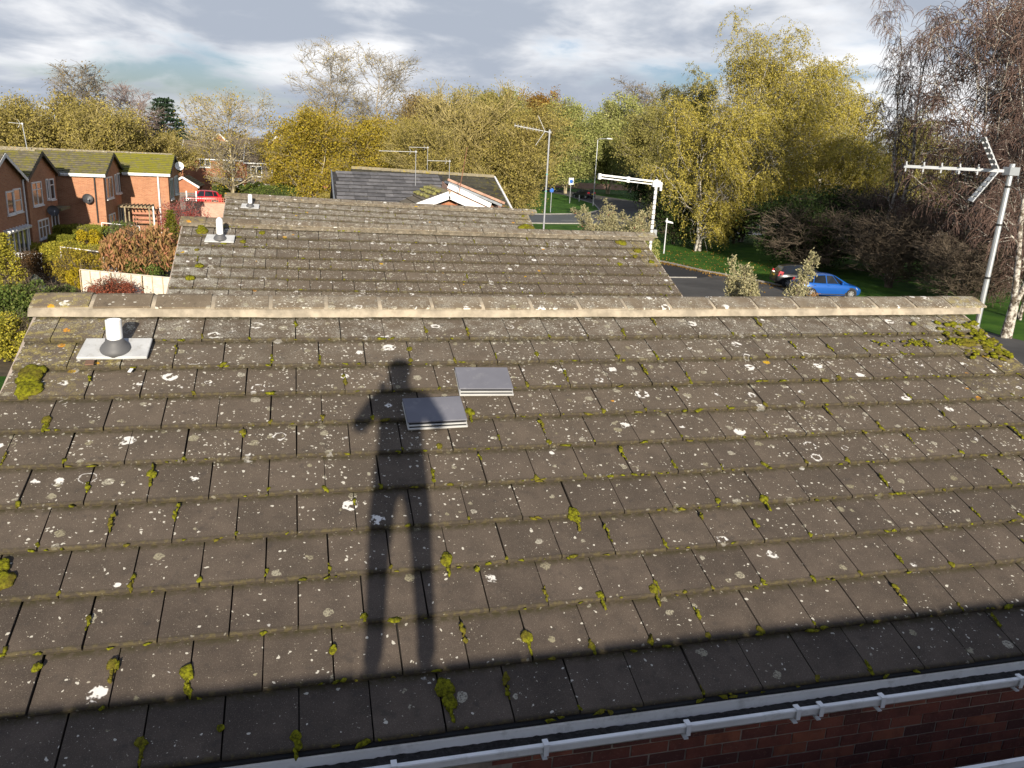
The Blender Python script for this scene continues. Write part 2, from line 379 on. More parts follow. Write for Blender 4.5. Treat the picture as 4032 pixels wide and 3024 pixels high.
def leaf_mat(name, ca, cb, cc=None, trans=0.3, big=0.35):
    m, nt, b, out = new_mat(name)
    g = nd(nt, 'ShaderNodeNewGeometry')
    r = g.outputs['Random Per Island']
    cr = nd(nt, 'ShaderNodeValToRGB', {0: r}); e = cr.color_ramp.elements
    e[0].color = c4(ca); e[1].color = c4(cb)
    if cc: x = e.new(0.85); x.color = c4(cb); e[-1].color = c4(cc)
    n = noise(nt, g.outputs['Position'], 0.45, 3.0)
    c = mix(nt, sstep(nt, n, 0.35, 0.65, 0, big), cr.outputs[0], [x * 0.55 for x in ca])
    setin(nt, b, 'Base Color', c); setin(nt, b, 'Roughness', 0.75); b.inputs['Specular IOR Level'].default_value = 0.2
    t = nd(nt, 'ShaderNodeBsdfTranslucent', {'Color': c})
    ms = nd(nt, 'ShaderNodeMixShader', {0: trans, 1: b.outputs[0], 2: t.outputs[0]})
    nt.links.new(ms.outputs[0], out.inputs[0])
    return m
def bark_mat(name, c0, c1, scale=2.0):
    m, nt, b, _ = new_mat(name)
    pos = nd(nt, 'ShaderNodeNewGeometry').outputs['Position']
    c = mix(nt, sstep(nt, noise(nt, pos, scale, 5.0, 0.7), 0.42, 0.58), c0, c1)
    setin(nt, b, 'Base Color', c); setin(nt, b, 'Roughness', 0.9); b.inputs['Specular IOR Level'].default_value = 0.15
    return m
def grass_mat():
    m, nt, b, _ = new_mat('grass')
    pos = nd(nt, 'ShaderNodeNewGeometry').outputs['Position']
    c = mix(nt, sstep(nt, noise(nt, pos, 0.6, 5.0), 0.35, 0.65), (0.035, 0.10, 0.012), (0.075, 0.17, 0.018))
    c = mix(nt, sstep(nt, noise(nt, pos, 7.0, 5.0, 0.7), 0.5, 0.75, 0, 0.55), c, (0.02, 0.05, 0.008))
    c = mix(nt, sstep(nt, noise(nt, pos, 3.1, 4.0, 0.7), 0.60, 0.70, 0, 0.6), c, (0.16, 0.12, 0.03))
    setin(nt, b, 'Base Color', c); setin(nt, b, 'Roughness', 0.9); b.inputs['Specular IOR Level'].default_value = 0.15
    bump(nt, b, noise(nt, pos, 25.0, 4.0, 0.7), 0.8, 0.06)
    return m
M_grass = grass_mat()
# ------------------------------------------------------------------ ground
rng = np.random.default_rng(7)
random.seed(3)
def sheet(name, poly, z, material, kind='structure', par=None):
    m = MB(); m.pts([(x, y, z) for x, y in poly], [tuple(range(len(poly)))])
    o = m.build(name, material, par)
    if kind and par is None: tag(o, kind=kind)
    return o
sheet('ground', [(-1500, -400), (1500, -400), (1500, 2600), (-1500, 2600)], 0.0, M_grass)
sheet('parking_court', [(7.5, -10), (33, -10), (34, 30), (33, 38), (31.2, 44), (29.4, 49.5), (27.8, 53.4), (27.0, 57), (25.5, 61), (7.5, 61)], 0.006, M_tarmac)
sheet('dark_tarmac_patch', [(10, 49.7), (25.9, 49.9), (28.6, 51.2), (27.7, 53.4), (26.9, 57), (25.4, 60.9), (10, 60.9)], 0.011, M_tarmac_dark)  # darker tarmac area beyond the cross kerb
sheet('road', [(-90, 84), (27, 88.6), (32.5, 90), (36, 81), (140, 84), (140, 104), (58, 104), (36.4, 104.8), (30, 101.8), (-90, 99)], 0.008, M_tarmac_blue)
sheet('road_side_branch', [(37, 104.9), (58, 104.05), (59, 135), (57.4, 153), (55, 169), (54, 200), (46, 200), (48, 170), (49, 152), (46.4, 128), (42, 113)], 0.014, M_tarmac)
sheet('back_garden_soil', [(-20, 28), (-6.5, 28), (-6.5, 60), (-20, 60)], 0.006, plain('garden_soil', (0.10, 0.075, 0.045), 0.95, var=0.4, scale=2.0, bmp=0.6))
sheet('terrace_forecourt', [(-15.8, 71), (-6.0, 75), (-3, 120), (-22, 120), (-22, 76)], 0.007, M_paving)
for nm, pl in (('road_centre_line', [(-60 + i * 9, 93.4 + i * 0.02) for i in range(20)]),):
    m = MB()
    for x, y in pl: m.bb((x, y - 0.07, 0.010), (x + 4, y + 0.07, 0.0125))
    tag(m.build(nm, M_roadpaint), kind='structure')
m = MB()
edge = [(33, 38), (31.2, 44), (29.4, 49.5), (27.8, 53.4), (27.0, 57), (25.5, 61)]
for a, b in zip(edge[:-1], edge[1:]): m.bar((a[0] + 0.08, a[1], 0.05), (b[0] + 0.08, b[1], 0.05), 0.13, 0.12)
m.bar((10, 49.75, 0.03), (25.9, 49.95, 0.03), 0.12, 0.06)
for a, b in (((-90, 83.9), (27, 88.5)), ((27, 88.5), (32.5, 89.9)), ((37, 105.0), (42, 113)), ((42, 113), (46.4, 128)), ((46.4, 128), (49, 152)), ((30, 101.9), (37, 105)), ((-90, 99.1), (30, 101.9))):
    m.bar((a[0], a[1], 0.05), (b[0], b[1], 0.05), 0.14, 0.12)
tag(m.build('kerb', M_kerb), kind='structure')

# ------------------------------------------------------------------ the row of houses
TW, TG, TH = 0.343, 0.3323, R(21.5)
CT, ST = math.cos(TH), math.sin(TH)
TT = 0.030
XC = 2.23                      # middle of the houses
def tile_mesh(wd):
    t = TT; top = lambda y: t * (1 - y / TG)
    prof = [(0.0, -0.001), (-0.002, 0.0185), (0.002, 0.0262), (0.009, 0.0291), (0.11, top(0.11)), (0.24, top(0.24)), (0.37, top(0.37)), (0.37, top(0.37) - 0.014)]
    m = MB(); n = len(prof)
    P = [(-wd / 2, y, z) for y, z in prof] + [(wd / 2, y, z) for y, z in prof]
    F = [(i, (i + 1) % n, n + (i + 1) % n, n + i) for i in range(n)] + [tuple(range(n - 1, -1, -1)), tuple(range(n, 2 * n))]
    me = bpy.data.meshes.new('tile'); me.from_pydata(P, [], F)
    bm = bmesh.new(); bm.from_mesh(me); bmesh.ops.recalc_face_normals(bm, faces=bm.faces); bm.to_mesh(me); bm.free()
    me.materials.append(M_tile); return me
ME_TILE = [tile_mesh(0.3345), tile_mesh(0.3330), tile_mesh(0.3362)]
def ridge_mesh(L):
    pr = [(-0.196, -0.082), (-0.200, -0.067), (-0.10, -0.030), (-0.035, -0.006), (0.0, 0.0), (0.035, -0.006), (0.10, -0.030), (0.200, -0.067), (0.196, -0.082), (0.0, -0.016)]
    m = MB().prism([(-L / 2, y, z) for y, z in pr], (L, 0, 0))
    me = bpy.data.meshes.new('ridge_tile'); me.from_pydata(m.v, [], m.f)
    bm = bmesh.new(); bm.from_mesh(me); bmesh.ops.recalc_face_normals(bm, faces=bm.faces); bm.to_mesh(me); bm.free()
    me.materials.append(M_ridge); return me
ME_RIDGE = ridge_mesh(0.405)
ico = None
def icos(sub):
    bm = bmesh.new(); bmesh.ops.create_icosphere(bm, subdivisions=sub, radius=1.0)
    V = np.array([v.co[:] for v in bm.verts]); F = np.array([[v.index for v in f.verts] for f in bm.faces]); bm.free(); return V, F
ICO1, ICO2, ICO3 = icos(1), icos(2), icos(3)
def slope_pt(u, v, n=0.0):      # roof-local, u in tiles from the left, v metres down from the top row line
    sag = 0.0166 * (1 - ((u - 12.2) / 12.2) ** 2)
    x = -1.958 + u * TW - XC
    return np.array((x, -0.224 - v * CT - (n - sag) * ST, -0.126 - v * ST + (n - sag) * CT))
AX_U, AX_V, AX_N = np.array((1., 0, 0)), np.array((0, CT, ST)), np.array((0, -ST, CT))
class Clumps:
    def __init__(s): s.V = []; s.F = []; s.n = 0
    def add(s, u, v, rx, ry, rz, base=ICO2, rough=0.28):
        V, F = base
        k = 1 + rough * rng.standard_normal((len(V), 1)) * 0.5 + rough * np.sin(V[:, :1] * 3.1 + rng.uniform(0, 6)) * np.cos(V[:, 1:2] * 2.7 + rng.uniform(0, 6))
        Q = V * k * np.array((rx, ry, rz)); a = rng.uniform(-0.3, 0.3)
        Q = np.stack([Q[:, 0] * math.cos(a) - Q[:, 1] * math.sin(a), Q[:, 0] * math.sin(a) + Q[:, 1] * math.cos(a), Q[:, 2]], 1)
        c = slope_pt(u, v, -0.002)
        s.V.append(c + Q[:, :1] * AX_U + Q[:, 1:2] * AX_V + Q[:, 2:] * AX_N); s.F.append(F + s.n); s.n += len(V)
    def build(s, par):
        o = obj_me('moss', mesh_np('moss', np.concatenate(s.V), None, np.concatenate(s.F), smooth=True), M_moss, par)
        return tag(o, kind='stuff')

BIGMOSS = [(0.42, 2.30, .10), (0.48, 2.74, .105), (0.52, 2.07, .055), (3.0, 5.33, .035), (3.97, 9.6, .045), (6.01, 9.46, .03), (10.5, 6.92, .05), (8.99, 9.57, .045), (10.43, 8.89, .035), (11.42, 8.9, .04), (7.96, 7.86, .05), (8.45, 8.12, .022), (14.49, 6.9, .045), (2.96, 9.32, .035), (1.97, 9.27, .03), (1.16, 7.59, .07), (1.11, 7.31, .05), (7.57, 10.31, .06), (7.62, 10.54, .045), (12.01, 9.94, .025), (12.98, 9.92, .03), (5.46, 10.82, .035), (3.46, 10.6, .03), (4.47, 10.54, .025), (8.02, 1.45, .03), (11.0, 1.71, .025), (0.98, 3.7, .04), (4.5, 4.25, .03), (8.25, 4.9, .03), (9.03, 3.83, .04), (10.5, 4.9, .03), (23.99, 0.74, .045), (24.04, 0.99, .045), (24.04, 1.3, .05), (24.17, 1.53, .05), (23.61, 1.45, .04), (23.81, 1.8, .05), (24.09, 2.03, .05), (22.77, 1.55, .04), (21.81, 1.53, .04), (22.1, 1.65, .03), (0.9, 8.0, .03), (10.5, 7.1, .035), (10.42, 7.05, .03)]

def vent_stack(par, u, v, capped):
    """white soil pipe through a pale slab; parts of the roof's pipe group"""
    c = slope_pt(u, v, 0.0)
    sp = MB()
    a = [slope_pt(u - 0.70, v + 0.105, 0.014), slope_pt(u + 0.64, v + 0.105, 0.014), slope_pt(u + 0.67, v - 0.125, 0.020), slope_pt(u - 0.62, v - 0.125, 0.020)]
    sp.hexa([Vector(p) for p in a] + [Vector(p + AX_N * 0.022) for p in a])
    return c, sp

M_bedold = plain('old_bedding', (0.15, 0.125, 0.09), 0.95, var=0.4, scale=11.0, bmp=0.5, dirt=((0.42, 0.39, 0.32), 0.6))
def build_house(yr, dz, tilt, rows, label, idx):
    h = empty('house', (XC, yr, 0), label, 'house', 'row of narrow tiled houses')
    # walls
    zw = 4.94 + dz; hw = 3.44; rise = (hw + 0.02) * ST / CT
    m = MB(); x0, x1 = -1.86, 6.32
    m.prism([(x0, yr - hw, 0), (x0, yr + hw, 0), (x0, yr + hw, zw - 0.06), (x0, yr, zw - 0.10 + rise), (x0, yr - hw, zw - 0.06)], (x1 - x0, 0, 0))
    wall = m.build('wall', M_brickhouse, h)
    # roof deck
    za = 6.483 + dz
    m = MB()
    for sgn in (-1, 1):
        yb, zb = -0.05, -0.07
        ye, ze = -3.60, -0.126 - 3.38 * ST / CT - 0.0
        m.hexa([(-4.19, sgn * ye, ze - 0.115), (4.19, sgn * ye, ze - 0.115), (4.19, sgn * yb, zb - 0.055), (-4.19, sgn * yb, zb - 0.055),
                (-4.19, sgn * ye, ze - 0.085), (4.19, sgn * ye, ze - 0.085), (4.19, sgn * yb, zb - 0.085), (-4.19, sgn * yb, zb - 0.085)])
    me = bpy.data.meshes.new('roof'); me.from_pydata(m.v, [], m.f)
    bm = bmesh.new(); bm.from_mesh(me); bmesh.ops.recalc_face_normals(bm, faces=bm.faces); bm.to_mesh(me); bm.free()
    roof = obj_me('roof', me, M_under, h, (0, 0, za), (0, tilt, 0))
    # rear slope covering, far side
    m = MB()
    for k in range(11):
        v0, v1 = k * TG, (k + 1) * TG
        p = lambda v, n: (0, 0.224 + v * CT + n * ST, -0.126 - v * ST + n * CT)
        a, b, c, d = p(v0, -0.01), p(v1, -0.002), p(v1, 0.0), p(v0, -0.008)
        for q in ((a, b, c, d),):
            m.hexa([(-4.2, q[0][1], q[0][2] - 0.01), (4.2, q[0][1], q[0][2] - 0.01), (4.2, q[1][1], q[1][2] - 0.02), (-4.2, q[1][1], q[1][2] - 0.02),
                    (-4.2, q[3][1], q[3][2]), (4.2, q[3][1], q[3][2]), (4.2, q[2][1], q[2][2]), (-4.2, q[2][1], q[2][2])])
    me = bpy.data.meshes.new('rear_slope'); me.from_pydata(m.v, [], m.f)
    rear = obj_me('rear_slope', me, M_roofB, roof)
    # tiles one by one
    for r in rows:
        us = [0.0, 0.5] if r % 2 else [0.0]
        while us[-1] + 1 < 24.2: us.append(us[-1] + 1)
        us.append(24.42)
        for i, (a, b) in enumerate(zip(us[:-1], us[1:])):
            wdt = b - a
            uc = (a + b) / 2 + random.uniform(-0.004, 0.004)
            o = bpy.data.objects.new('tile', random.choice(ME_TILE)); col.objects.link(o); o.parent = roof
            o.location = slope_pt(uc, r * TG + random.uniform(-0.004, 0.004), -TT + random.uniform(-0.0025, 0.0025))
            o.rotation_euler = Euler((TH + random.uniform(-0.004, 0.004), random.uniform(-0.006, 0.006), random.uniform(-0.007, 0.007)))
            if abs(wdt - 1) > 0.02: o.scale.x = wdt
            if idx == 1:
                d = max(0.16, 1.15 - (r - 1) * 0.125) + 0.10 * max(0, (uc - 11) / 12) * (r > 2)
                ye = 0.85 if (uc < 1.6 and r <= 2) else 0.35 if (uc < 1.2 and r == 3) else 0.9 if (uc > 23.3 and r <= 3) else 0.25 if (uc > 22.3 and r <= 4) else 0.0
                wh = 0.9 if (uc > 22.8 and r == 1) else 0.35 if r == 1 else 0.1 if r == 2 else 0.0
            elif idx == 2:
                d = 1.35 + random.uniform(-0.2, 0.2); ye = 0.9 if (uc > 23 and r <= 3) else 0.0
                wh = max(0.0, 1.0 - uc / 5.5) if r >= 3 else 0.15
                if r == 1: wh = 0.35
            else:
                d = 1.7; wh = 0.6; ye = 0.9 if uc > 23 else 0.0
            o.color = (d * random.uniform(0.8, 1.2), ye, wh, 1)
    # ridge
    x = -4.235 + 0.21; k = 0
    while x < 4.42:
        o = bpy.data.objects.new('ridge_tile', ME_RIDGE); col.objects.link(o); o.parent = roof
        sag = 0.0166 * (1 - (x / 4.25) ** 2)
        o.location = (x, random.uniform(-0.004, 0.004), -sag + random.uniform(-0.0015, 0.0025)); o.rotation_euler = (random.uniform(-0.008, 0.008), random.uniform(-0.003, 0.003) + 0.0166 * 2 * x / 4.25 ** 2, random.uniform(-0.006, 0.006))
        e = min(x + 4.2, 4.4 - x)
        o.color = (0.95 if k > 2 else 0.5, 0.8 if (k == 0 or x > 3.95) else 0.0, 0.35 if k > 2 else 0.0, 1)
        if x > 3.95: o.color[2] = 0.9
        x += 0.437; k += 1
    m = MB(); pr = [(-0.192, -0.090), (-0.194, -0.0725), (-0.10, -0.0368), (-0.035, -0.0126), (0.0, -0.007), (0.035, -0.0126), (0.10, -0.0368), (0.194, -0.0725), (0.192, -0.090)]
    xs = np.linspace(-4.2, 4.39, 41)
    P = [(xx, y, z - 0.0166 * (1 - (xx / 4.25) ** 2)) for xx in xs for y, z in pr]; n = len(pr)
    m.pts(P, [(i * n + j, i * n + j + 1, (i + 1) * n + j + 1, (i + 1) * n + j) for i in range(40) for j in range(n - 1)])
    xs = np.linspace(-4.235, 4.40, 260); P = []
    for i, xx in enumerate(xs):
        s = 0.0166 * (1 - (xx / 4.25) ** 2); j = 0.006 * math.sin(xx * 7.3) * math.sin(xx * 3.1) + rng.uniform(-0.003, 0.003)
        P += [(xx, -0.180, -0.080 - s), (xx, -0.197 + j * 0.3, -0.085 - s), (xx, -0.205 + j, -0.096 - s), (xx, -0.214 + 1.6 * j, -0.112 - s + 0.6 * j), (xx, -0.226 + 2 * j, -0.142 - s)]
    m.pts(P, [(i * 5 + j, i * 5 + j + 1, (i + 1) * 5 + j + 1, (i + 1) * 5 + j) for i in range(len(xs) - 1) for j in range(4)] + [(0, 1, 2, 3, 4), tuple(len(P) - 5 + j for j in range(5))])
    me = bpy.data.meshes.new('ridge_bedding'); me.from_pydata(m.v, [], m.f)
    me.polygons.foreach_set('use_smooth', np.ones(len(me.polygons), bool))
    obj_me('ridge_bedding', me, M_mortar if idx == 1 else M_bedold, roof)
    # verge edging
    for ux in (-0.01, 24.43):
        m = MB(); a, b = slope_pt(ux, 0.0, -0.055), slope_pt(ux, 11 * TG, -0.055)
        m.bar(a, b, 0.02, 0.06, up=AX_N)
        me = bpy.data.meshes.new('verge_mortar'); me.from_pydata(m.v, [], m.f); obj_me('verge_mortar', me, M_bmort, roof)
    # moss
    cl = Clumps()
    for r in rows:
        n = 36 if idx == 1 else 20
        for k in range(n):
            u = rng.uniform(0, 24.4)
            if idx == 1: u = 24.4 * rng.uniform() ** 0.75
            s = rng.uniform(0.004, 0.013) * (1.35 if rng.uniform() < 0.2 else 1.0)
            cl.add(u, r * TG + rng.uniform(0.0, 0.02), s * rng.uniform(1.0, 3.0), s, s * 0.6, ICO1, 0.5)
        for k in range(24):
            u = k + (0.5 if r % 2 else 1.0)
            pj = 0.35 if idx == 1 else 0.2
            if rng.uniform() < pj:
                v0 = (r - rng.uniform(0.05, 0.9)) * TG
                for q in range(rng.integers(2, 6)):
                    s = rng.uniform(0.006, 0.016)
                    v = v0 + q * 0.030
                    if v < r * TG: cl.add(u + rng.uniform(-0.02, 0.02), v, s * rng.uniform(0.6, 1.1), s * 1.6, s * 0.55, ICO2, 0.45)
            elif rng.uniform() < 0.4 and idx == 1:
                s = rng.uniform(0.012, 0.024)
                cl.add(u, (r - rng.uniform(0.03, 0.12)) * TG, s * 0.8, s * 1.2, s * 0.45, ICO2, 0.4)
    if idx == 1:
        for u, rr, s in BIGMOSS:
            for q in range(3):
                cl.add(u + rng.uniform(-0.25, 0.25) * s / TW, rr * TG + rng.uniform(-0.3, 0.3) * s, s * rng.uniform(0.5, 0.75), s * rng.uniform(0.6, 0.95), s * 0.24, ICO3, 0.16)
            if s > 0.034 and rr > 3:
                for q in range(4): cl.add(u + rng.uniform(-0.01, 0.01), rr * TG + s + q * 0.02, 0.009, 0.017, 0.008)
        for q in range(110):   # right verge
            u = 24.4 - abs(rng.normal(0, 0.7)); v = rng.uniform(0.5, 2.4) * TG; s = rng.uniform(0.010, 0.028)
            cl.add(u, v, s * 1.3, s, s * 0.6, ICO2)
        for q in range(60):
            cl.add(rng.uniform(20.5, 23.6), 1.5 * TG + rng.uniform(-0.05, 0.05), rng.uniform(.008, .02), .012, .009, ICO2)
    else:
        spots = [(1.0, 0.62, .075), (0.95, 0.28, .055), (2.0, 1.7, .04), (2.9, 1.55, .04), (3.7, 0.55, .05), (3.45, -0.05, .03), (1.1, 4.0, .05), (0.8, 5.2, .06), (0.95, 7.6, .05), (0.9, 2.5, .03), (22.9, 0.4, .08), (23.6, 1.3, .07), (23.9, 2.6, .05), (22.0, 2.9, .04), (23.2, 2.0, .04)] if idx == 2 else [(23.7, 2.4, .10), (24.0, 2.7, .10), (23.3, 2.75, .09), (23.8, 3.1, .10), (23.9, 0.5, .05)]
        for u, rr, s in spots:
            for q in range(3):
                cl.add(u + rng.uniform(-0.5, 0.5) * s / TW, rr * TG + rng.uniform(-0.5, 0.5) * s, s * rng.uniform(0.7, 1.1), s * rng.uniform(0.8, 1.2), s * 0.45, ICO2, 0.25)
        if idx == 2:
            for q in range(60): cl.add(rng.uniform(0.5, 10), -0.02 + rng.uniform(-0.02, 0.02), rng.uniform(.012, .035), .012, .012, ICO1)
    cl.build(roof)
    # soil pipe
    u, v = 1.86, 1.50 * TG
    c, sp = vent_stack(roof, u, v, False)
    me = bpy.data.meshes.new('flashing_slab'); me.from_pydata(sp.v, [], sp.f); slab = obj_me('flashing_slab', me, M_slabwhite, roof)
    slab.modifiers.new('bevel', 'BEVEL').width = 0.004
    base = Vector(slope_pt(u, v, 0.03))
    m = MB(); pr = [(0.105, -0.02), (0.104, 0.012), (0.09, 0.035), (0.066, 0.062), (0.060, 0.085)]
    tl = Matrix.Rotation(TH * 0.5, 4, 'X')
    m.lathe(pr, (0, 0, 0), 24); m.v = [tuple(tl @ Vector(q) + base) for q in m.v]
    me = bpy.data.meshes.new('pipe_collar'); me.from_pydata(m.v, [], m.f); me.polygons.foreach_set('use_smooth', np.ones(len(me.polygons), bool)); obj_me('pipe_collar', me, M_rubber, roof)
    m = MB(); ht = 0.215 if idx == 1 else 0.30
    pr = [(0.054, 0.0), (0.054, ht), (0.049, ht + 0.003), (0.047, ht - 0.02)] if idx != 2 else [(0.054, 0.0), (0.054, ht), (0.040, ht + 0.03), (0.018, ht + 0.05), (0.0, ht + 0.052)]
    m.lathe(pr, base, 24)
    me = bpy.data.meshes.new('vent_pipe'); me.from_pydata(m.v, [], m.f); me.polygons.foreach_set('use_smooth', np.ones(len(me.polygons), bool))
    o = obj_me('vent_pipe', me, M_pvc_clean, roof); me.set_sharp_from_angle(angle=R(40))
    return h, wall, roof

H1, W1, RF1 = build_house(6.84, 0.0, 0.0, range(1, 12), 'nearest house with big lichened brown tiled roof, the photographer\'s shadow on it', 1)
H2, W2, RF2 = build_house(14.91, -0.152, 0.0091, range(1, 11), 'second tiled house, its roof rising just behind the nearest ridge', 2)
H3, W3, RF3 = build_house(23.49, -0.313, 0.0233, range(1, 8), 'third tiled house, small white vent pipe on its lichened roof left end', 3)

# grey tile vents on the nearest roof
def tile_vent(u0, u1, r0, r1, rot):
    m = MB(); a = [slope_pt(u0, r1 * TG, 0.004), slope_pt(u1, r1 * TG, 0.004), slope_pt(u1, r0 * TG, 0.002), slope_pt(u0, r0 * TG, 0.002)]
    def slab(n0, n1, inset, name, mt, ext=0.0):
        q = MB(); b = [slope_pt(u0 + inset, (r1 * TG) - inset * 0.1 + ext, n0), slope_pt(u1 - inset, r1 * TG - inset * 0.1 + ext, n0), slope_pt(u1 - inset, r0 * TG, n0 - 0.006), slope_pt(u0 + inset, r0 * TG, n0 - 0.006)]
        t = [x + AX_N * (n1 - n0) for x in b]
        q.hexa([Vector(x) for x in b] + [Vector(x) for x in t])
        ctr = sum((Vector(x) for x in b), Vector()) / 4
        q.v = [tuple(Matrix.Rotation(rot, 4, Vector(AX_N)) @ (Vector(x) - ctr) + ctr) for x in q.v]
        me = bpy.data.meshes.new(name); me.from_pydata(q.v, [], q.f)
        bm = bmesh.new(); bm.from_mesh(me); bmesh.ops.recalc_face_normals(bm, faces=bm.faces); bm.to_mesh(me); bm.free()
        o = obj_me(name, me, mt, RF1); bv = o.modifiers.new('bevel', 'BEVEL'); bv.width = 0.004; bv.segments = 2
        return o
    slab(-0.004, 0.010, 0.0, 'vent_louvre', M_ventedge, 0.034)
    slab(0.010, 0.014, 0.03, 'vent_gap', M_dark, 0.026)
    slab(0.014, 0.023, 0.01, 'vent_louvre', M_ventedge, 0.017)
    slab(0.023, 0.027, 0.03, 'vent_gap', M_dark, 0.008)
    slab(0.027, 0.039, 0.0, 'vent_cover', M_ventgrey, -0.005)
tile_vent(7.66, 8.90, 3.42, 4.26, 0.03)
tile_vent(8.92, 10.12, 2.36, 3.20, -0.035)
# chip of tile and a scrap of white plastic
m = MB(); p = Vector(slope_pt(1.44, 1.97 * TG, 0.028)); m.box(p, (0.055, 0.075, 0.010), Matrix.Rotation(0.1, 3, 'Z') @ Matrix.Rotation(TH - 0.25, 3, 'X'))
o = m.build('tile_chip', plain('terracotta_chip', (0.20, 0.115, 0.075), 0.9)); o.location = (XC, 6.84, 6.483); tag(o, 'small brown tile chip lying on the front edge of pale pipe slab', 'tile chip')
m = MB(); p = Vector(slope_pt(2.23, 2.20 * TG, 0.012)); m.box(p, (0.024, 0.042, 0.004), Matrix.Rotation(-0.3, 3, 'Z') @ Matrix.Rotation(TH, 3, 'X'))
o = m.build('plastic_scrap', M_pvc_clean); o.location = (XC, 6.84, 6.483); tag(o, 'tiny white plastic scrap on the tiles below the pipe slab', 'scrap')
# round vent cowl low on the second roof, just over the nearest ridge
m = MB(); p = Vector((4.2, 11.82, 5.20))
m.lathe([(0.06, -0.1), (0.06, 0.0), (0.10, 0.0), (0.11, 0.012), (0.10, 0.02), (0.10, 0.032), (0.11, 0.044), (0.09, 0.062), (0.0, 0.07)], p, 20)
m.build('vent_cowl', M_alu, H2, smooth=True)

# near brickwork of house 1 below the gutter
YW = 3.38
BR = []
for k in range(3):
    m = MB(); m.box((0, 0.05, 0), (0.2145 - 0.002 * k, 0.10, 0.0648))
    me = bpy.data.meshes.new('brick'); me.from_pydata(m.v, [], m.f); me.materials.append(M_brick); BR.append(me)
m = MB(); m.bb((-1.85, YW + 0.006, 3.9), (6.31, YW + 0.03, 4.845)); m.build('mortar_bed', M_bmort, W1)
cnt = 0
for j in range(11):
    z = 4.795 - j * 0.075
    x = 1.0 + (0.1125 if j % 2 else 0.0)
    while x < 5.2:
        o = bpy.data.objects.new('brick', BR[cnt % 3]); col.objects.link(o); o.parent = W1
        o.location = (x - XC, YW - 6.84 + random.uniform(-0.002, 0.002), z + random.uniform(-0.0015, 0.0015))
        o.rotation_euler = (0, random.uniform(-0.006, 0.006), random.uniform(-0.006, 0.006))
        x += 0.225; cnt += 1
# fascia and gutter
def gutter(house, yg, zt, x0, x1, clips, dirt=True, sgn=1):
    """box-section gutter; yg = y of the back edge, sgn=1 front lip towards -y"""
    S = lambda dy: yg - sgn * dy
    m = MB(); pr = [(0.0, 0.034), (0.0, -0.072), (0.110, -0.072), (0.134, -0.045), (0.139, -0.004), (0.148, 0.0), (0.146, 0.007), (0.124, 0.006), (0.124, -0.004), (0.130, -0.008), (0.125, -0.040), (0.104, -0.064), (0.008, -0.064), (0.008, -0.006), (0.012, -0.004), (0.012, 0.002), (0.007, 0.004), (0.006, 0.034)]
    m.prism([(x0, S(y), zt + z) for y, z in pr], (x1 - x0, 0, 0))
    g = m.build('gutter', M_pvc, house)
    if dirt:
        xs = np.linspace(x0 + 0.02, x1 - 0.02, 420); q = MB(); P = []
        for xx in xs:
            a = 0.010 * math.sin(xx * 2.3) + rng.uniform(-0.006, 0.006); hgt = 0.012 + 0.007 * math.sin(xx * 5.1) + rng.uniform(-0.004, 0.005)
            P += [(xx, S(0.0085), zt - 0.052 + 0.6 * a), (xx, S(0.045 + a * 0.5), zt - 0.050 + hgt * 0.7), (xx, S(0.085), zt - 0.046 + hgt), (xx, S(0.1235), zt - 0.044 + hgt)]
        q.pts(P, [(i * 4 + j, i * 4 + j + 1, (i + 1) * 4 + j + 1, (i + 1) * 4 + j) for i in range(len(xs) - 1) for j in range(3)])
        q.build('gutter_silt', M_gutdirt, g)
    for cx in clips:
        q = MB(); q.bb((cx - 0.014, S(0.110), zt + 0.009), (cx + 0.014, S(0.153), zt + 0.016)); q.bb((cx - 0.012, S(0.1490), zt - 0.050), (cx + 0.012, S(0.154), zt + 0.014)); q.bb((cx - 0.012, S(0.02), zt - 0.082), (cx + 0.012, S(0.140), zt - 0.076))
        q.build('gutter_bracket', M_pvc_clean, g)
    return g
G1 = gutter(H1, 3.225, 4.951, -1.98, 6.47, [0.35, 1.08, 1.83, 2.46, 2.60, 2.98, 3.9, 4.7])
m = MB(); m.bb((-1.96, 3.229, 4.80), (6.45, 3.249, 4.965)); m.bb((-1.96, 3.250, 4.83), (6.45, YW + 0.004, 4.842)); m.build('fascia_board', M_pvc_clean, H1)
m = MB(); m.bb((-1.97, 3.205, 4.972), (6.46, 3.246, 4.986)); m.build('eaves_filler', M_dark, H1)

# the photographer's own house: ridge behind the camera, eave just in the lower right corner
PY, PZ = -0.5, 6.295
hp = empty('house', (XC, PY, 0), 'house the photographer stands on, only its mossy eave and gutter showing bottom right', 'house', 'row of narrow tiled houses')
m = MB(); m.prism([(-1.86, -3.9, 0), (-1.86, 2.33, 0), (-1.86, 2.33, 4.90), (-1.86, PY, 6.10), (-1.86, -3.9, 4.80)], (8.18, 0, 0)); m.build('wall', M_brickhouse, hp)
m = MB()
for sgn, ye in ((1, 2.36), (-1, -3.7)):
    ze = 4.985 if sgn > 0 else 5.05
    m.hexa([(-1.98, PY, PZ - 0.10), (6.44, PY, PZ - 0.10), (6.44, ye, ze - 0.07), (-1.98, ye, ze - 0.07), (-1.98, PY, PZ - 0.03), (6.44, PY, PZ - 0.03), (6.44, ye, ze - 0.022), (-1.98, ye, ze - 0.022)])
rp = m.build('roof', M_roofB, hp)
for i in range(20):
    o = bpy.data.objects.new('ridge_tile', ME_RIDGE); col.objects.link(o); o.parent = rp
    o.location = (-4.0 + i * 0.437, 0, PZ); o.color = (0.8, 0, 0, 1)
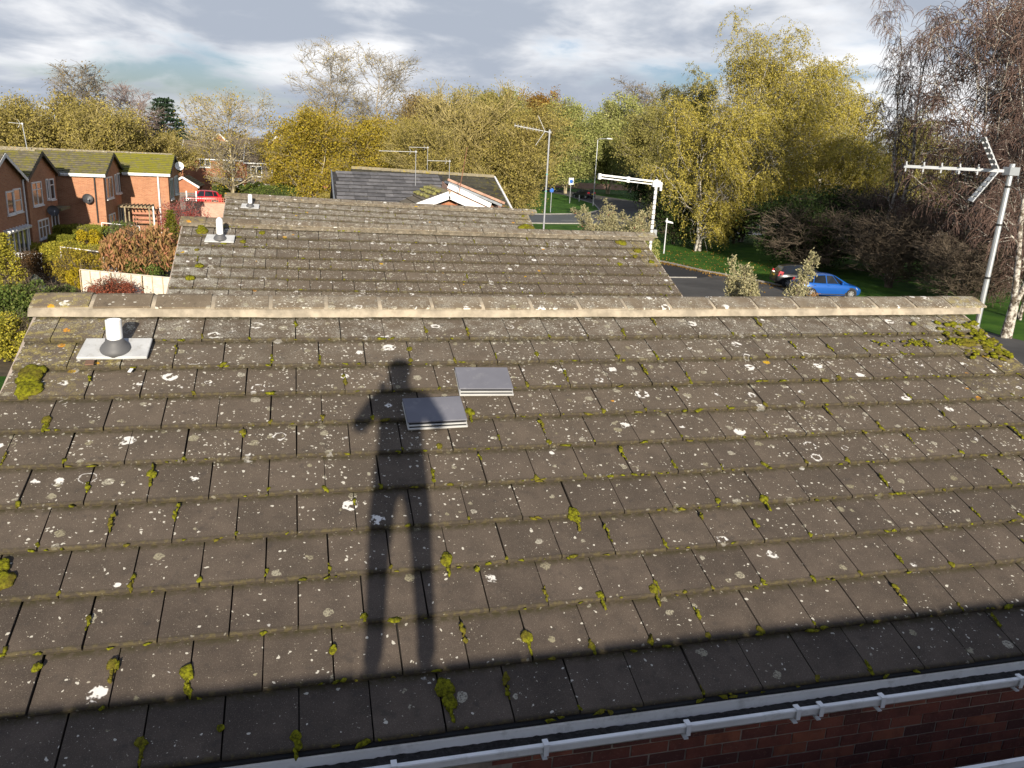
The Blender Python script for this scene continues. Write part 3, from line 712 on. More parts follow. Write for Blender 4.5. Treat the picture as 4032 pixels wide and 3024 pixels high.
for r in range(2):
    for i in range(10):
        o = bpy.data.objects.new('tile', ME_TILE[i % 3]); col.objects.link(o); o.parent = rp
        d = 2.90 - r * TG * 0.91
        o.location = (2.4 + (i + 0.5 * r) * TW - XC, d, 4.962 + r * TG * 0.42); o.rotation_euler = (R(24.8), 0, math.pi); o.color = (0.3, 0, 0, 1)
gp = gutter(hp, 2.40, 4.965, -1.98, 6.45, [3.60, 4.5], True, -1)
# ------------------------------------------------------------------ other buildings
def courses(mb, eL, eR, rL, rR, n, th=0.03):
    """stepped roof courses between an eave line and a ridge line (works for slanted sides too)"""
    eL, eR, rL, rR = map(Vector, (eL, eR, rL, rR))
    nrm = (eR - eL).cross(rL - eL).normalized()
    if nrm.z < 0: nrm = -nrm
    for k in range(n):
        a, b = k / n, (k + 1) / n
        P = [eL.lerp(rL, a), eR.lerp(rR, a), eR.lerp(rR, b), eL.lerp(rL, b)]
        lo = [p - nrm * 0.05 for p in P]
        hi = [P[0] + nrm * th, P[1] + nrm * th, P[2], P[3]]
        mb.hexa(lo + hi)
    return mb
def window(par, c, wd, ht, axis, n, bars=(), glass=None, sill=True, transom=None):
    """axis 'x': faces +x (width along y); 'y': faces -y (width along x). c = centre on the wall face"""
    c = Vector(c); e = Vector((0, 1, 0)) if axis == 'x' else Vector((1, 0, 0)); o = Vector((1, 0, 0)) if axis == 'x' else Vector((0, -1, 0)); z = Vector((0, 0, 1))
    m = MB(); fw = 0.09
    def rect(s0, s1, z0, z1, d0, d1):
        P = [c + e * s + z * h + o * d for d in (d0, d1) for s, h in ((s0, z0), (s1, z0), (s1, z1), (s0, z1))]
        m.hexa(P)
    W, Hh = wd / 2, ht / 2
    rect(-W, -W + fw, -Hh, Hh, -0.03, 0.05); rect(W - fw, W, -Hh, Hh, -0.03, 0.05)
    rect(-W + fw, W - fw, -Hh, -Hh + fw, -0.03, 0.05); rect(-W + fw, W - fw, Hh - fw, Hh, -0.03, 0.05)
    for k in range(1, n):
        s = -W + wd * k / n; rect(s - fw / 2, s + fw / 2, -Hh + fw, Hh - fw, -0.03, 0.046)
    for t in bars:
        rect(-W + fw, W - fw, -Hh + ht * t - 0.025, -Hh + ht * t + 0.025, -0.03, 0.043)
    f = m.build('window', M_white, par)
    m = MB(); P = [c + e * s + z * h + o * d for d in (-0.02, 0.012) for s, h in ((-W + 0.02, -Hh + 0.02), (W - 0.02, -Hh + 0.02), (W - 0.02, Hh - 0.02), (-W + 0.02, Hh - 0.02))]
    m.hexa(P); m.build('pane', glass or M_glass_dark, f)
    if sill:
        m = MB(); P = [c + e * s + z * h + o * d for d in (0.0, 0.10) for s, h in ((-W - 0.06, -Hh - 0.07), (W + 0.06, -Hh - 0.07), (W + 0.06, -Hh - 0.002), (-W - 0.06, -Hh - 0.002))]
        m.hexa(P); m.build('sill', M_white, f)
    return f

# stepped brick terrace on the left: ridges along x, gables facing +x
def terrace_unit(xg, y0, y1, xl, ze, zr, roofm, label, lit_from, wins, doors, glasses, barge):
    h = empty('brick_house', (xg - 3, (y0 + y1) / 2, 0), label, 'house', 'stepped brick terrace')
    ym = (y0 + y1) / 2
    m = MB(); m.prism([(xl, y0, 0), (xl, y1, 0), (xl, y1, ze), (xl, ym, zr - 0.06), (xl, y0, ze)], (xg - xl, 0, 0)); m.build('wall', M_brickT, h)
    m = MB(); xo = xg + 0.22; o = 0.3; dz = o * (zr - ze) / (ym - y0)
    courses(m, (xl, y0 - o, ze - dz), (xo, y0 - o, ze - dz), (xl, ym, zr), (xo, ym, zr) , 11, 0.06)
    courses(m, (xo, y1 + o, ze - dz), (xl, y1 + o, ze - dz), (xo, ym, zr), (xl, ym, zr), 11, 0.035)
    r = m.build('roof', roofm, h)
    m = MB()
    for k in range(int((xo - xl) / 0.45)):
        x = xl + k * 0.45; m.prism([(x, ym - 0.15, zr - 0.03), (x, ym, zr + 0.07), (x, ym + 0.15, zr - 0.03), (x, ym, zr)], (0.44, 0, 0))
    m.build('ridge_capping', M_ridge, r)
    for sgn, yy in ((-1, y0 - o), (1, y1 + o)):
        m = MB(); m.bar((xo + 0.015, yy, ze - dz - 0.13), (xo + 0.015, ym, zr - 0.13), 0.03, 0.20); m.build('bargeboard', barge, h)
    m = MB(); m.bb((lit_from, y0 - o - 0.10, ze - dz - 0.09), (xo, y0 - o - 0.005, ze - dz + 0.015)); m.build('gutter', M_white, h)
    m = MB(); m.bb((lit_from, y0 - o, ze - dz - 0.18), (xo - 0.01, y0 - o + 0.03, ze - dz - 0.03)); m.build('fascia_board', M_white, h)
    for i, (ax, c, wd, ht, n, bars) in enumerate(wins): window(h, c, wd, ht, ax, n, bars, M_glass_warm if glasses[i] else M_glass_dark)
    for (c, wd, ht) in doors:
        f = window(h, c, wd, ht, 'x', 2, (0.45,), M_glass_dark, False)
    return h
XA, XB, XCg, XD = -15.95, -15.95, -13.2, -9.85
M_barge = plain('dark_bargeboard', (0.03, 0.03, 0.032), 0.6)
UA = terrace_unit(XA, 48.3, 54.6, -26, 4.9, 6.30, M_roofT1, 'brick terrace house at far left, cut off by the picture edge', -16.2,
    [('x', (XA, 52.0, 3.55), 1.2, 1.3, 1, ()), ('x', (XA, 53.3, 3.6), 1.3, 1.35, 1, (0.5,)), ('x', (XA, 53.4, 1.2), 2.2, 1.3, 2, ())], [], [0, 1, 0], M_white)
UB = terrace_unit(XB, 55.3, 61.4, -26, 4.95, 6.30, M_roofT1, 'brick terrace house with pointed gable and large pinkish window', -16.2,
    [('x', (XB, 57.1, 3.75), 2.0, 1.45, 2, (0.68,)), ('x', (XB, 59.35, 3.9), 0.5, 1.3, 1, ()), ('x', (XB, 60.35, 3.85), 1.0, 1.35, 1, (0.7,)), ('x', (XB, 57.7, 1.55), 2.2, 1.2, 3, (0.6,))], [((XB, 60.3, 1.35), 1.6, 2.1)], [1, 0, 0, 1], M_barge)
UC = terrace_unit(XCg, 62.3, 68.4, -26, 4.95, 6.24, M_roofT1, 'brick terrace house with sunlit orange front wall and dark satellite dish', -15.9,
    [('x', (XCg, 63.9, 3.85), 2.2, 1.5, 2, ()), ('x', (XCg, 66.1, 4.0), 0.5, 1.4, 1, ()), ('x', (XCg, 67.4, 4.0), 1.3, 1.5, 2, ()), ('x', (XCg, 64.0, 1.35), 2.0, 1.4, 2, ())], [((XCg, 67.0, 1.3), 1.7, 2.1)], [1, 0, 0, 0], M_barge)
UD = terrace_unit(XD, 67.9, 73.6, -26, 4.90, 6.16, M_roofT2, 'end brick terrace house whose roof is thick with green moss', -13.0,
    [('x', (XD, 69.3, 3.6), 1.6, 1.6, 2, ()), ('x', (XD, 71.2, 3.75), 0.6, 1.4, 1, ()), ('x', (XD, 72.2, 3.75), 1.1, 1.5, 2, ())], [], [0, 0, 0], M_barge)
for h, pts in ((UA, [(XA + 0.06, 54.45, 4.7), (XA + 0.06, 54.45, 0)]), (UC, [(-13.75, 62.23, 4.75), (-13.75, 62.23, 0)]), (UD, [(-10.55, 67.80, 4.75), (-10.55, 67.80, 0)])):
    MB().tube(pts, 0.05 if h != UD else 0.065, 8).build('downpipe', M_white if h != UC else M_barge, h, smooth=True)
m = MB(); m.bb((-16.0, 59.2, 2.55), (-15.2, 61.4, 2.72)); m.build('door_canopy', roof_mat('canopy_moss', (0.16, 0.14, 0.09), (0.2, 0.18, 0.11), (0.2, 0.19, 0.08), 0.5), UB)
def dish(loc, d, r, label, material, foot):
    t = empty('satellite_dish', loc, label, 'satellite dish'); d = Vector(d).normalized(); loc = Vector(loc)
    q = d.to_track_quat('Z', 'Y').to_matrix()
    m = MB(); m.lathe([(0.02, 0.0), (r * 0.5, 0.025), (r * 0.85, 0.07), (r, 0.11), (r * 0.99, 0.125), (r * 0.83, 0.085), (r * 0.5, 0.04), (0.02, 0.012)], (0, 0, 0), 20)
    m.v = [tuple(q @ Vector(v) * 1.0 + loc) for v in m.v]; m.build('reflector', material, t, smooth=True)
    a = loc + q @ Vector((0, -r * 0.9, 0.1)); b = loc + q @ Vector((0, -r * 0.3, r * 1.0))
    MB().tube([a, b], 0.02, 6).tube([b, b - d * 0.14], 0.04, 8).build('receiver_arm', M_alu, t)
    MB().tube([loc, Vector(foot)], 0.025, 6).build('wall_bracket', M_alu, t)
M_dish = plain('dark_dish', (0.05, 0.05, 0.055), 0.5)
dish((-14.25, 62.05, 3.15), (0.35, -1, 0.35), 0.34, 'dark round satellite dish on sunlit orange brick wall', M_dish, (-14.25, 62.3, 3.1))
dish((-15.6, 58.7, 2.55), (0.5, -0.8, 0.4), 0.36, 'dark satellite dish on shaded wall beside the door canopy', M_dish, (-15.95, 58.8, 2.5))
dish((-9.45, 71.3, 5.25), (0.3, -1, 0.3), 0.34, 'white satellite dish under the mossy end gable', M_white, (-9.85, 71.5, 5.2))

# far terrace facing the camera behind the bare yellow tree
def far_house(name, x0, x1, y, ze, zr, depth, label, gable_left, wins, upper):
    h = empty(name, ((x0 + x1) / 2, y + depth / 2, 0), label, 'house', 'far red brick houses')
    m = MB(); ym = y + depth / 2
    m.prism([(x0, y, 0), (x0, y + depth, 0), (x0, y + depth, ze), (x0, ym, zr - 0.05), (x0, y, ze)], (x1 - x0, 0, 0)); m.build('wall', M_brickF, h)
    m = MB(); o = 0.3; dz = o * (zr - ze) / (ym - y)
    courses(m, (x0 - 0.2, y - o, ze - dz), (x1 + 0.2, y - o, ze - dz), (x0 - 0.2, ym, zr), (x1 + 0.2, ym, zr), 12, 0.03)
    courses(m, (x1 + 0.2, y + depth + o, ze - dz), (x0 - 0.2, y + depth + o, ze - dz), (x1 + 0.2, ym, zr), (x0 - 0.2, ym, zr), 4, 0.03)
    m.build('roof', M_roofF, h)
    m = MB(); m.bb((x0 - 0.2, y - o - 0.10, ze - dz - 0.10), (x1 + 0.2, y - o, ze - dz + 0.03)); m.build('gutter', M_white, h)
    if gable_left:
        for xx in (x0 - 0.23, x1 + 0.23):
            m = MB(); m.bar((xx, y - o, ze - dz - 0.1), (xx, ym, zr - 0.1), 0.06, 0.26); m.bar((xx, y + depth + o, ze - dz - 0.1), (xx, ym, zr - 0.1), 0.06, 0.26); m.build('bargeboard', M_white, h)
    if upper:
        m = MB(); m.bb((upper[0], y - 0.06, 2.5), (upper[1], y - 0.004, ze - 0.25)); m.build('tile_hanging', roof_mat('hung_tiles', (0.15, 0.13, 0.11), (0.20, 0.17, 0.14), (0.1, 0.1, 0.1), 0.1), h)
    for (x, z, wd, ht, n) in wins: window(h, (x, y - (0.07 if upper and upper[0] < x < upper[1] and z > 2.5 else 0.0), z), wd, ht, 'y', n, (), M_glass_dark)
    return h
FH1 = far_house('brick_house', -6.4, 2.4, 104.5, 5.0, 7.0, 8.0, 'far brick house with grey tile-hung upper floor behind bare tree', True,
    [(-5.2, 3.9, 1.3, 1.2, 2), (-2.7, 3.9, 1.5, 1.4, 3), (-0.6, 3.9, 1.2, 1.1, 1), (0.9, 3.9, 1.1, 1.2, 2), (-1.6, 1.3, 1.0, 1.1, 1), (0.3, 1.3, 1.6, 1.2, 2)], (-6.3, 1.6))
FH2 = far_house('brick_house', -14.6, -6.9, 113.5, 5.0, 7.1, 8.5, 'far brick house with steep white gable edge, left of bare tree', True,
    [(-11.9, 4.3, 1.3, 1.0, 2), (-9.0, 4.2, 1.4, 1.1, 2)], None)
FH3 = far_house('brick_house', -20.5, -15.2, 122, 4.9, 6.6, 8.0, 'distant brick house half hidden behind the mossy end house', True, [(-17.0, 4.0, 1.3, 1.1, 2)], None)
FH4 = far_house('brick_house', -13.5, 4.5, 134, 5.2, 7.7, 9.0, 'most distant brick row, roof with small white gables', True, [], None)
for x in (-12.0, -3.5, 1.6, 2.1):
    z0 = 7.0 + (0.35 if x == 1.6 else 0.0); w = 1.2
    m = MB(); m.prism([(x - w, 134.5, z0), (x + w, 134.5, z0), (x, 134.5, z0 + 1.0)], (0, 3, 0)); g = m.build('gable_dormer', M_brickF, FH4)
    m = MB(); m.bar((x - w - 0.15, 134.4, z0 - 0.05), (x, 134.4, z0 + 1.12), 0.10, 0.22); m.bar((x + w + 0.15, 134.4, z0 - 0.05), (x, 134.4, z0 + 1.12), 0.10, 0.22); m.build('bargeboard', M_white, g)
# porch, garage
m = MB(); m.bb((-6.1, 103.2, 2.25), (-3.6, 104.45, 2.5)); m.build('porch_roof', M_white, FH1)
m = MB(); m.bb((-5.4, 104.43, 0.0), (-4.4, 104.49, 2.05)); m.build('door', plain('red_door', (0.35, 0.02, 0.02), 0.4), FH1)
m = MB(); m.bb((-11.0, 112.4, 2.3), (-7.4, 113.45, 2.62)); m.build('porch_roof', M_white, FH2)
m = MB(); m.bb((-9.0, 113.4, 0.2), (-7.3, 113.49, 1.9)); m.build('garage_door', M_white, FH2)
ga = empty('garage', (-12.6, 100, 0), 'low garage with dark tiled roof beside the far car park', 'garage')
m = MB(); m.prism([(-14.2, 98, 0), (-11.2, 98, 0), (-11.2, 98, 2.3), (-12.7, 98, 3.1), (-14.2, 98, 2.3)], (0, 5, 0)); m.build('wall', M_brickF, ga)
m = MB(); courses(m, (-11.0, 97.7, 2.2), (-11.0, 103.2, 2.2), (-12.7, 97.7, 3.25), (-12.7, 103.2, 3.25), 7); courses(m, (-14.4, 103.2, 2.2), (-14.4, 97.7, 2.2), (-12.7, 103.2, 3.25), (-12.7, 97.7, 3.25), 7); m.build('roof', M_roofM, ga)
m = MB(); m.bar((-14.4, 97.65, 2.15), (-12.7, 97.65, 3.2), 0.06, 0.2); m.bar((-11.0, 97.65, 2.15), (-12.7, 97.65, 3.2), 0.06, 0.2); m.build('bargeboard', M_white, ga)
gt = empty('garden_gate', (-12.3, 92, 0), 'grey slatted gate panels between white posts past the terrace end', 'gate')
for i in range(4):
    MB().bb((-13.6 + i * 0.95, 91.9, 0), (-13.48 + i * 0.95, 92.02, 2.1)).build('post', M_white, gt)
for i in range(3):
    for j in range(9):
        MB().bb((-13.47 + i * 0.95, 91.94, 0.15 + j * 0.2), (-12.66 + i * 0.95, 91.97, 0.32 + j * 0.2)).build('slat', plain('grey_slat', (0.16, 0.14, 0.13), 0.8) if i == j == 0 else bpy.data.materials['grey_slat'], gt)

# slate-roofed house with front gable, behind the third ridge
h4 = empty('house', (4.5, 33, 0), 'house with smooth grey slate roof and white bargeboard gable facing us', 'house')
m = MB(); m.prism([(1.25, 28.4, 0), (1.25, 35.6, 0), (1.25, 35.6, 5.2), (1.25, 32.0, 6.5), (1.25, 28.4, 5.2)], (3.9, 0, 0)); m.build('wall', M_brickF, h4)
m = MB(); courses(m, (1.13, 28.1, 5.18), (4.9, 28.1, 5.18), (1.13, 32, 6.64), (5.3, 32, 6.64), 13, 0.025); courses(m, (5.3, 35.9, 5.18), (1.13, 35.9, 5.18), (5.3, 32, 6.64), (1.13, 32, 6.64), 4, 0.03)
sr = m.build('slate_roof', M_slate, h4)
# individually laid slates on the part in view
sl_me = []
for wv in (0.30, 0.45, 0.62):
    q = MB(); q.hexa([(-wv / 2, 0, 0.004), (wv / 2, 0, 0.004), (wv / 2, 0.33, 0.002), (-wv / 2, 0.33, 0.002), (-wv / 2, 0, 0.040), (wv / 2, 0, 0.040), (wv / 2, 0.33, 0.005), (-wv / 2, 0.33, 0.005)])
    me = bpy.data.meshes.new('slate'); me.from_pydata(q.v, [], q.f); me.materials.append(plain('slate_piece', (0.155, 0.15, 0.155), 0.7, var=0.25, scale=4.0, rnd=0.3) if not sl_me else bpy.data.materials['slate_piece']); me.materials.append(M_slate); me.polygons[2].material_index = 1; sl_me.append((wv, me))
sa = math.atan2(6.64 - 5.18, 3.9)
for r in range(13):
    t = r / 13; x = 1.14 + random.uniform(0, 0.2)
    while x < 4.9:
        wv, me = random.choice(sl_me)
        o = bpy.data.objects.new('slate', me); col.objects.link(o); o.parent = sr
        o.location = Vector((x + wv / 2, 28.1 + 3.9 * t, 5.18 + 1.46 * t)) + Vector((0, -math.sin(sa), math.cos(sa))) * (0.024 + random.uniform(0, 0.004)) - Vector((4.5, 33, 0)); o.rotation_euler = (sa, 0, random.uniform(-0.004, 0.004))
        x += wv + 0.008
# note: sr origin is the house base, so the slates' local offset above is correct
m = MB(); m.bar((1.10, 28.0, 5.10), (1.10, 32, 6.60), 0.04, 0.22); m.build('bargeboard', M_lead, h4)
# cross wing: ridge along y, gable towards us
xr, zr4, yg = 4.71, 6.27, 27.2
m = MB(); m.prism([(xr - 2.9, yg, 0), (xr + 2.1, yg, 0), (xr + 2.1, yg, 5.43), (xr, yg, zr4 - 0.08), (xr - 2.9, yg, 5.12)], (0, 4.6, 0)); wg = m.build('wing_wall', M_brickF, h4)
m = MB(); courses(m, (xr - 3.15, yg - 0.3, 5.05), (xr - 3.15, 32.0, 5.05), (xr, yg - 0.3, zr4), (xr, 32.0, zr4), 12, 0.035); courses(m, (xr + 2.3, 32.0, 5.37), (xr + 2.3, yg - 0.3, 5.37), (xr, 32.0, zr4), (xr, yg - 0.3, zr4), 10, 0.035); wr = m.build('wing_roof', M_roofB, h4)
m = MB()
for k in range(10): m.prism([(xr - 0.16, yg - 0.28 + k * 0.46, zr4 - 0.02), (xr, yg - 0.28 + k * 0.46, zr4 + 0.08), (xr + 0.16, yg - 0.28 + k * 0.46, zr4 - 0.02)], (0, 0.45, 0))
m.build('ridge_capping', M_lichenridge, wr)
for a, b in (((xr - 3.2, 4.97), (xr, zr4 - 0.06)), ((xr + 2.4, 5.27), (xr, zr4 - 0.06))):
    m = MB(); m.bar((a[0], yg - 0.34, a[1]), (b[0], yg - 0.34, b[1]), 0.05, 0.24); m.build('bargeboard', M_white, h4)
# stepped party wall with lead flashing, second white verge
m = MB(); m.bar((4.95, 28.6, 6.43), (6.5, 28.6, 5.80), 0.06, 0.16); m.build('bargeboard', M_white, h4)
m = MB(); m.bar((5.0, 29.2, 6.52), (6.95, 29.2, 5.80), 0.9, 0.08); m.build('lead_flashing', M_lead, h4)
m = MB(); m.bar((5.14, 29.8, 6.60), (7.3, 29.8, 5.82), 0.10, 0.08); m.build('coping', plain('pink_coping', (0.45, 0.27, 0.20), 0.9), h4)
m = MB(); m.hexa([(4.95, 28.7, 3), (6.45, 28.7, 3), (7.2, 29.9, 3), (4.95, 29.9, 3), (4.95, 28.7, 6.38), (6.45, 28.7, 5.75), (7.2, 29.9, 5.77), (4.95, 29.9, 6.52)]); m.build('party_wall', M_brickP, h4)
# mossy strands on the wing roof
cl = Clumps()
V, F = [], []; n0 = 0
for k in range(160):
    b, Fb = ICO1; t = rng.uniform(0, 1); rr = rng.choice([0.03, 0.10, 0.18]); s = rng.uniform(0.03, 0.07)
    c = np.array((xr - 0.05 - rr * 3.1 + rng.normal(0, 0.05), yg + 0.6 + t * 3.2, zr4 - rr * 1.22 + 0.03)); V.append(b * np.array((s * 1.4, s * 1.6, s)) + c - np.array((4.5, 33, 0))); F.append(Fb + n0); n0 += len(b)
tag(obj_me('moss', mesh_np('moss', np.concatenate(V), None, np.concatenate(F), True), plain('pale_moss', (0.22, 0.21, 0.07), 0.95, var=0.4, scale=9.0), h4), kind='stuff')

h5 = empty('house', (5.9, 41, 0), 'furthest house of the row, dark mossy roof with yellow lichened ridge', 'house', 'row of narrow tiled houses')
m = MB(); m.prism([(2.4, 36.8, 0), (2.4, 43.2, 0), (2.4, 43.2, 5.1), (2.4, 40, 6.4), (2.4, 36.8, 5.1)], (6.7, 0, 0)); m.build('wall', M_brickF, h5)
m = MB(); courses(m, (2.3, 36.5, 5.06), (9.35, 36.5, 4.96), (2.3, 40, 6.56), (9.2, 40, 6.42), 11, 0.035); courses(m, (9.35, 43.5, 4.96), (2.3, 43.5, 5.06), (9.2, 40, 6.42), (2.3, 40, 6.56), 3, 0.03); r5 = m.build('roof', M_roofM, h5)
m = MB()
for k in range(15): m.prism([(2.3 + k * 0.46, 39.83, 6.53 - k * 0.0093), (2.3 + k * 0.46, 40, 6.66 - k * 0.0093), (2.3 + k * 0.46, 40.17, 6.53 - k * 0.0093)], (0.45, 0, 0))
m.build('ridge_capping', M_lichenridge, r5)
m = MB(); m.bar((9.38, 36.4, 4.95), (9.23, 40, 6.40), 0.08, 0.14); m.build('verge_board', M_white, h5)

# ------------------------------------------------------------------ gardens on the left
cs = empty('conservatory', (-16.6, 51.5, 0), 'white conservatory with ribbed glazed roof at left picture edge', 'conservatory')
for i in range(6):
    x = -16.95 + i * 0.28
    if i < 4: MB().bb((x + 0.02, 50.55, 0.7), (x + 0.26, 50.57, 1.95)).build('pane', M_glass_dark, cs)
    if i < 5: MB().bb((x - 0.04, 50.5, 0.0), (x + 0.04, 50.62, 2.05)).build('post', M_white, cs)
for i in range(4): MB().bb((-15.83, 50.7 + i * 0.8, 0.6), (-15.81, 51.4 + i * 0.8, 1.95)).build('pane', M_glass_dark, cs)
for i in range(5): MB().bb((-15.86, 50.55 + i * 0.8, 0.0), (-15.76, 50.67 + i * 0.8, 2.05)).build('post', M_white, cs)
MB().hexa([(-17.4, 50.3, 2.20), (-15.6, 50.3, 1.98), (-15.6, 54.2, 1.98), (-17.4, 54.2, 2.20), (-17.4, 50.3, 2.40), (-15.6, 50.3, 2.06), (-15.6, 54.2, 2.06), (-17.4, 54.2, 2.40)]).build('roof_panel', plain('polycarbonate', (0.62, 0.64, 0.66), 0.25), cs)
for i in range(8): MB().bar((-17.4, 50.35 + i * 0.54, 2.43), (-15.58, 50.35 + i * 0.54, 2.09), 0.07, 0.05).build('rafter', M_white, cs)
MB().bb((-17.0, 50.52, 0), (-15.8, 50.6, 0.68)).build('dwarf_wall', M_white, cs)

ch = empty('garden_bench', (-14.9, 50.4, 0), 'white openwork garden furniture in front of conservatory', 'bench')
for i in range(3):
    MB().bb((-15.6, 50.0 + i * 0.14, 0.42), (-14.2, 50.1 + i * 0.14, 0.45)).build('slat', M_white, ch)
for i in range(9): MB().bb((-15.55 + i * 0.16, 50.42, 0.46), (-15.50 + i * 0.16, 50.45, 0.9)).build('baluster', M_white, ch)
MB().bb((-15.62, 50.41, 0.9), (-14.18, 50.46, 0.96)).build('back_rail', M_white, ch)
for x in (-15.55, -14.3):
    for y in (50.02, 50.4): MB().bb((x, y, 0), (x + 0.05, y + 0.05, 0.42)).build('leg', M_white, ch)

# pale panel fence
def panel_fence(name, a, b, hgt, npan, label, mat_b, mat_p, nsl=9):
    t = empty(name, (a[0], a[1], 0), label, 'fence'); a = Vector((a[0], a[1], 0)); b = Vector((b[0], b[1], 0)); L = (b - a).length; d = (b - a).normalized(); nrm = Vector((d.y, -d.x, 0))
    for i in range(npan):
        p, q = a + d * (L * i / npan), a + d * (L * (i + 1) / npan)
        for j in range(nsl):
            z0 = 0.05 + (hgt - 0.12) * j / nsl; hh = (hgt - 0.12) / nsl * 1.12
            pp, qq = p + d * 0.05, q - d * 0.05
            MB().hexa([pp + Vector((0, 0, z0)) + nrm * 0.022, qq + Vector((0, 0, z0)) + nrm * 0.022, qq + Vector((0, 0, z0)), pp + Vector((0, 0, z0)), pp + Vector((0, 0, z0 + hh)) + nrm * 0.006, qq + Vector((0, 0, z0 + hh)) + nrm * 0.006, qq + Vector((0, 0, z0 + hh)) - nrm * 0.006, pp + Vector((0, 0, z0 + hh)) - nrm * 0.006]).build('slat', mat_b, t)
        for k in (0.0, 0.33, 0.66):
            s = p + (q - p) * k; MB().bar(s + nrm * 0.04, s + nrm * 0.04 + Vector((0, 0, hgt - 0.03)), 0.05, 0.035).build('batten' if k else 'post', mat_p, t)
        MB().bar(p + Vector((0, 0, hgt - 0.02)), q + Vector((0, 0, hgt - 0.02)), 0.06, 0.04).build('capping', mat_b, t)
M_palefence = plain('pale_fence_boards', (0.62, 0.56, 0.48), 0.85, var=0.15, scale=4.0, dirt=((0.35, 0.30, 0.24), 0.35))
panel_fence('panel_fence', (-10.6, 43.4), (-6.0, 41.0), 1.15, 3, 'pale cream panel fence left of the second roof', M_palefence, plain('fence_batten', (0.50, 0.38, 0.25), 0.85))
panel_fence('panel_fence', (-15.4, 62.0), (-13.3, 61.9), 1.55, 2, 'low tan board fence below the sunlit brick wall', plain('tan_boards', (0.42, 0.22, 0.12), 0.85, var=0.2), plain('tan_post', (0.3, 0.2, 0.12), 0.85), 5)
sh = empty('garden_shed', (-10.3, 48, 0), 'small white shed with grey felt roof behind pale fence', 'shed')
MB().bb((-11.0, 47.4, 0), (-9.7, 48.8, 0.55)).build('wall', M_white, sh)
MB().prism([(-11.1, 47.3, 0.55), (-9.6, 47.3, 0.55), (-10.3, 47.3, 0.86)], (0, 1.6, 0)).build('roof', plain('grey_felt', (0.25, 0.27, 0.32), 0.8), sh)
# pink wall with trellis
pw = empty('garden_wall', (-8.5, 78, 0), 'pale pink brick garden wall carrying a terracotta trellis', 'wall')
MB().bb((-10.0, 78.0, 0), (-5.6, 78.25, 1.95)).build('brickwork', M_brickP, pw)
MB().bb((-10.05, 77.97, 1.95), (-5.55, 78.28, 2.02)).build('coping', M_terra, pw)
tr = empty('trellis', (-8.5, 78, 2.02), 'terracotta square trellis on the pink wall before red car', 'trellis')
for i in range(23): MB().bb((-10.3 + i * 0.205, 78.08, 2.02), (-10.262 + i * 0.205, 78.12, 2.42)).build('upright', M_terra, tr)
for z in (2.03, 2.21, 2.39): MB().bb((-10.3, 78.05, z), (-5.7, 78.08, z + 0.036)).build('rail', M_terra, tr)
# pergola, clothes post, low rail
pg = empty('pergola', (-12.0, 66, 0), 'timber pergola with flat pale roof against the end house', 'pergola')
for x in (-12.6, -10.95):
    for y in (65.2, 66.6): MB().bb((x, y, 0), (x + 0.09, y + 0.09, 2.4)).build('post', M_wood, pg)
for i in range(9): MB().bb((-12.95 + i * 0.26, 65.0, 2.48), (-12.9 + i * 0.26, 66.9, 2.58)).build('slat', M_wood, pg)
for y in (65.2, 66.6): MB().bb((-13.0, y, 2.39), (-10.75, y + 0.07, 2.48)).build('beam', M_wood, pg)
for z in (1.2, 1.5, 1.8): MB().bb((-12.4, 66.7, z), (-11.0, 66.73, z + 0.14)).build('back_board', M_terra, pg)
MB().tube([(-9.42, 58, 0), (-9.44, 58, 3.1)], [0.05, 0.045], 10).build('clothes_post', M_white, None, (-9.42, 58, 0), smooth=True)
tag(bpy.data.objects['clothes_post'], 'slim white clothes post in front of the end terrace house', 'post')
m = MB(); m.tube([(-13.1, 60.2, 1.75), (-10.8, 60.4, 1.55)], 0.03, 6); m.tube([(-13.1, 60.2, 1.75), (-13.1, 60.2, 0)], 0.03, 6); m.tube([(-10.8, 60.4, 1.55), (-10.8, 60.4, 0)], 0.03, 6)
tag(m.build('garden_rail', M_white, None, (-13.1, 60.2, 0)), 'pale sloping handrail before the gable of sunlit brick house', 'rail')
m = MB(); m.tube([(-14.0, 53.4, 0.95), (-11.6, 53.0, 0.72)], 0.035, 6); m.tube([(-14.0, 53.4, 0.95), (-14.0, 53.4, 0)], 0.03, 6); m.tube([(-11.6, 53, 0.72), (-11.6, 53, 0)], 0.03, 6)
tag(m.build('garden_rail', M_white, None, (-14.0, 53.4, 0)), 'pale low rail crossing the yellow hedge', 'rail')
MB().bb((-10.2, 31.0, 0), (-8.2, 31.25, 0.62)).build('garden_wall', plain('pale_block', (0.42, 0.40, 0.42), 0.9), None, (-9.2, 31.1, 0))
tag(bpy.data.objects['garden_wall.001'], 'low pale block wall by the left verge of nearest roof', 'wall')
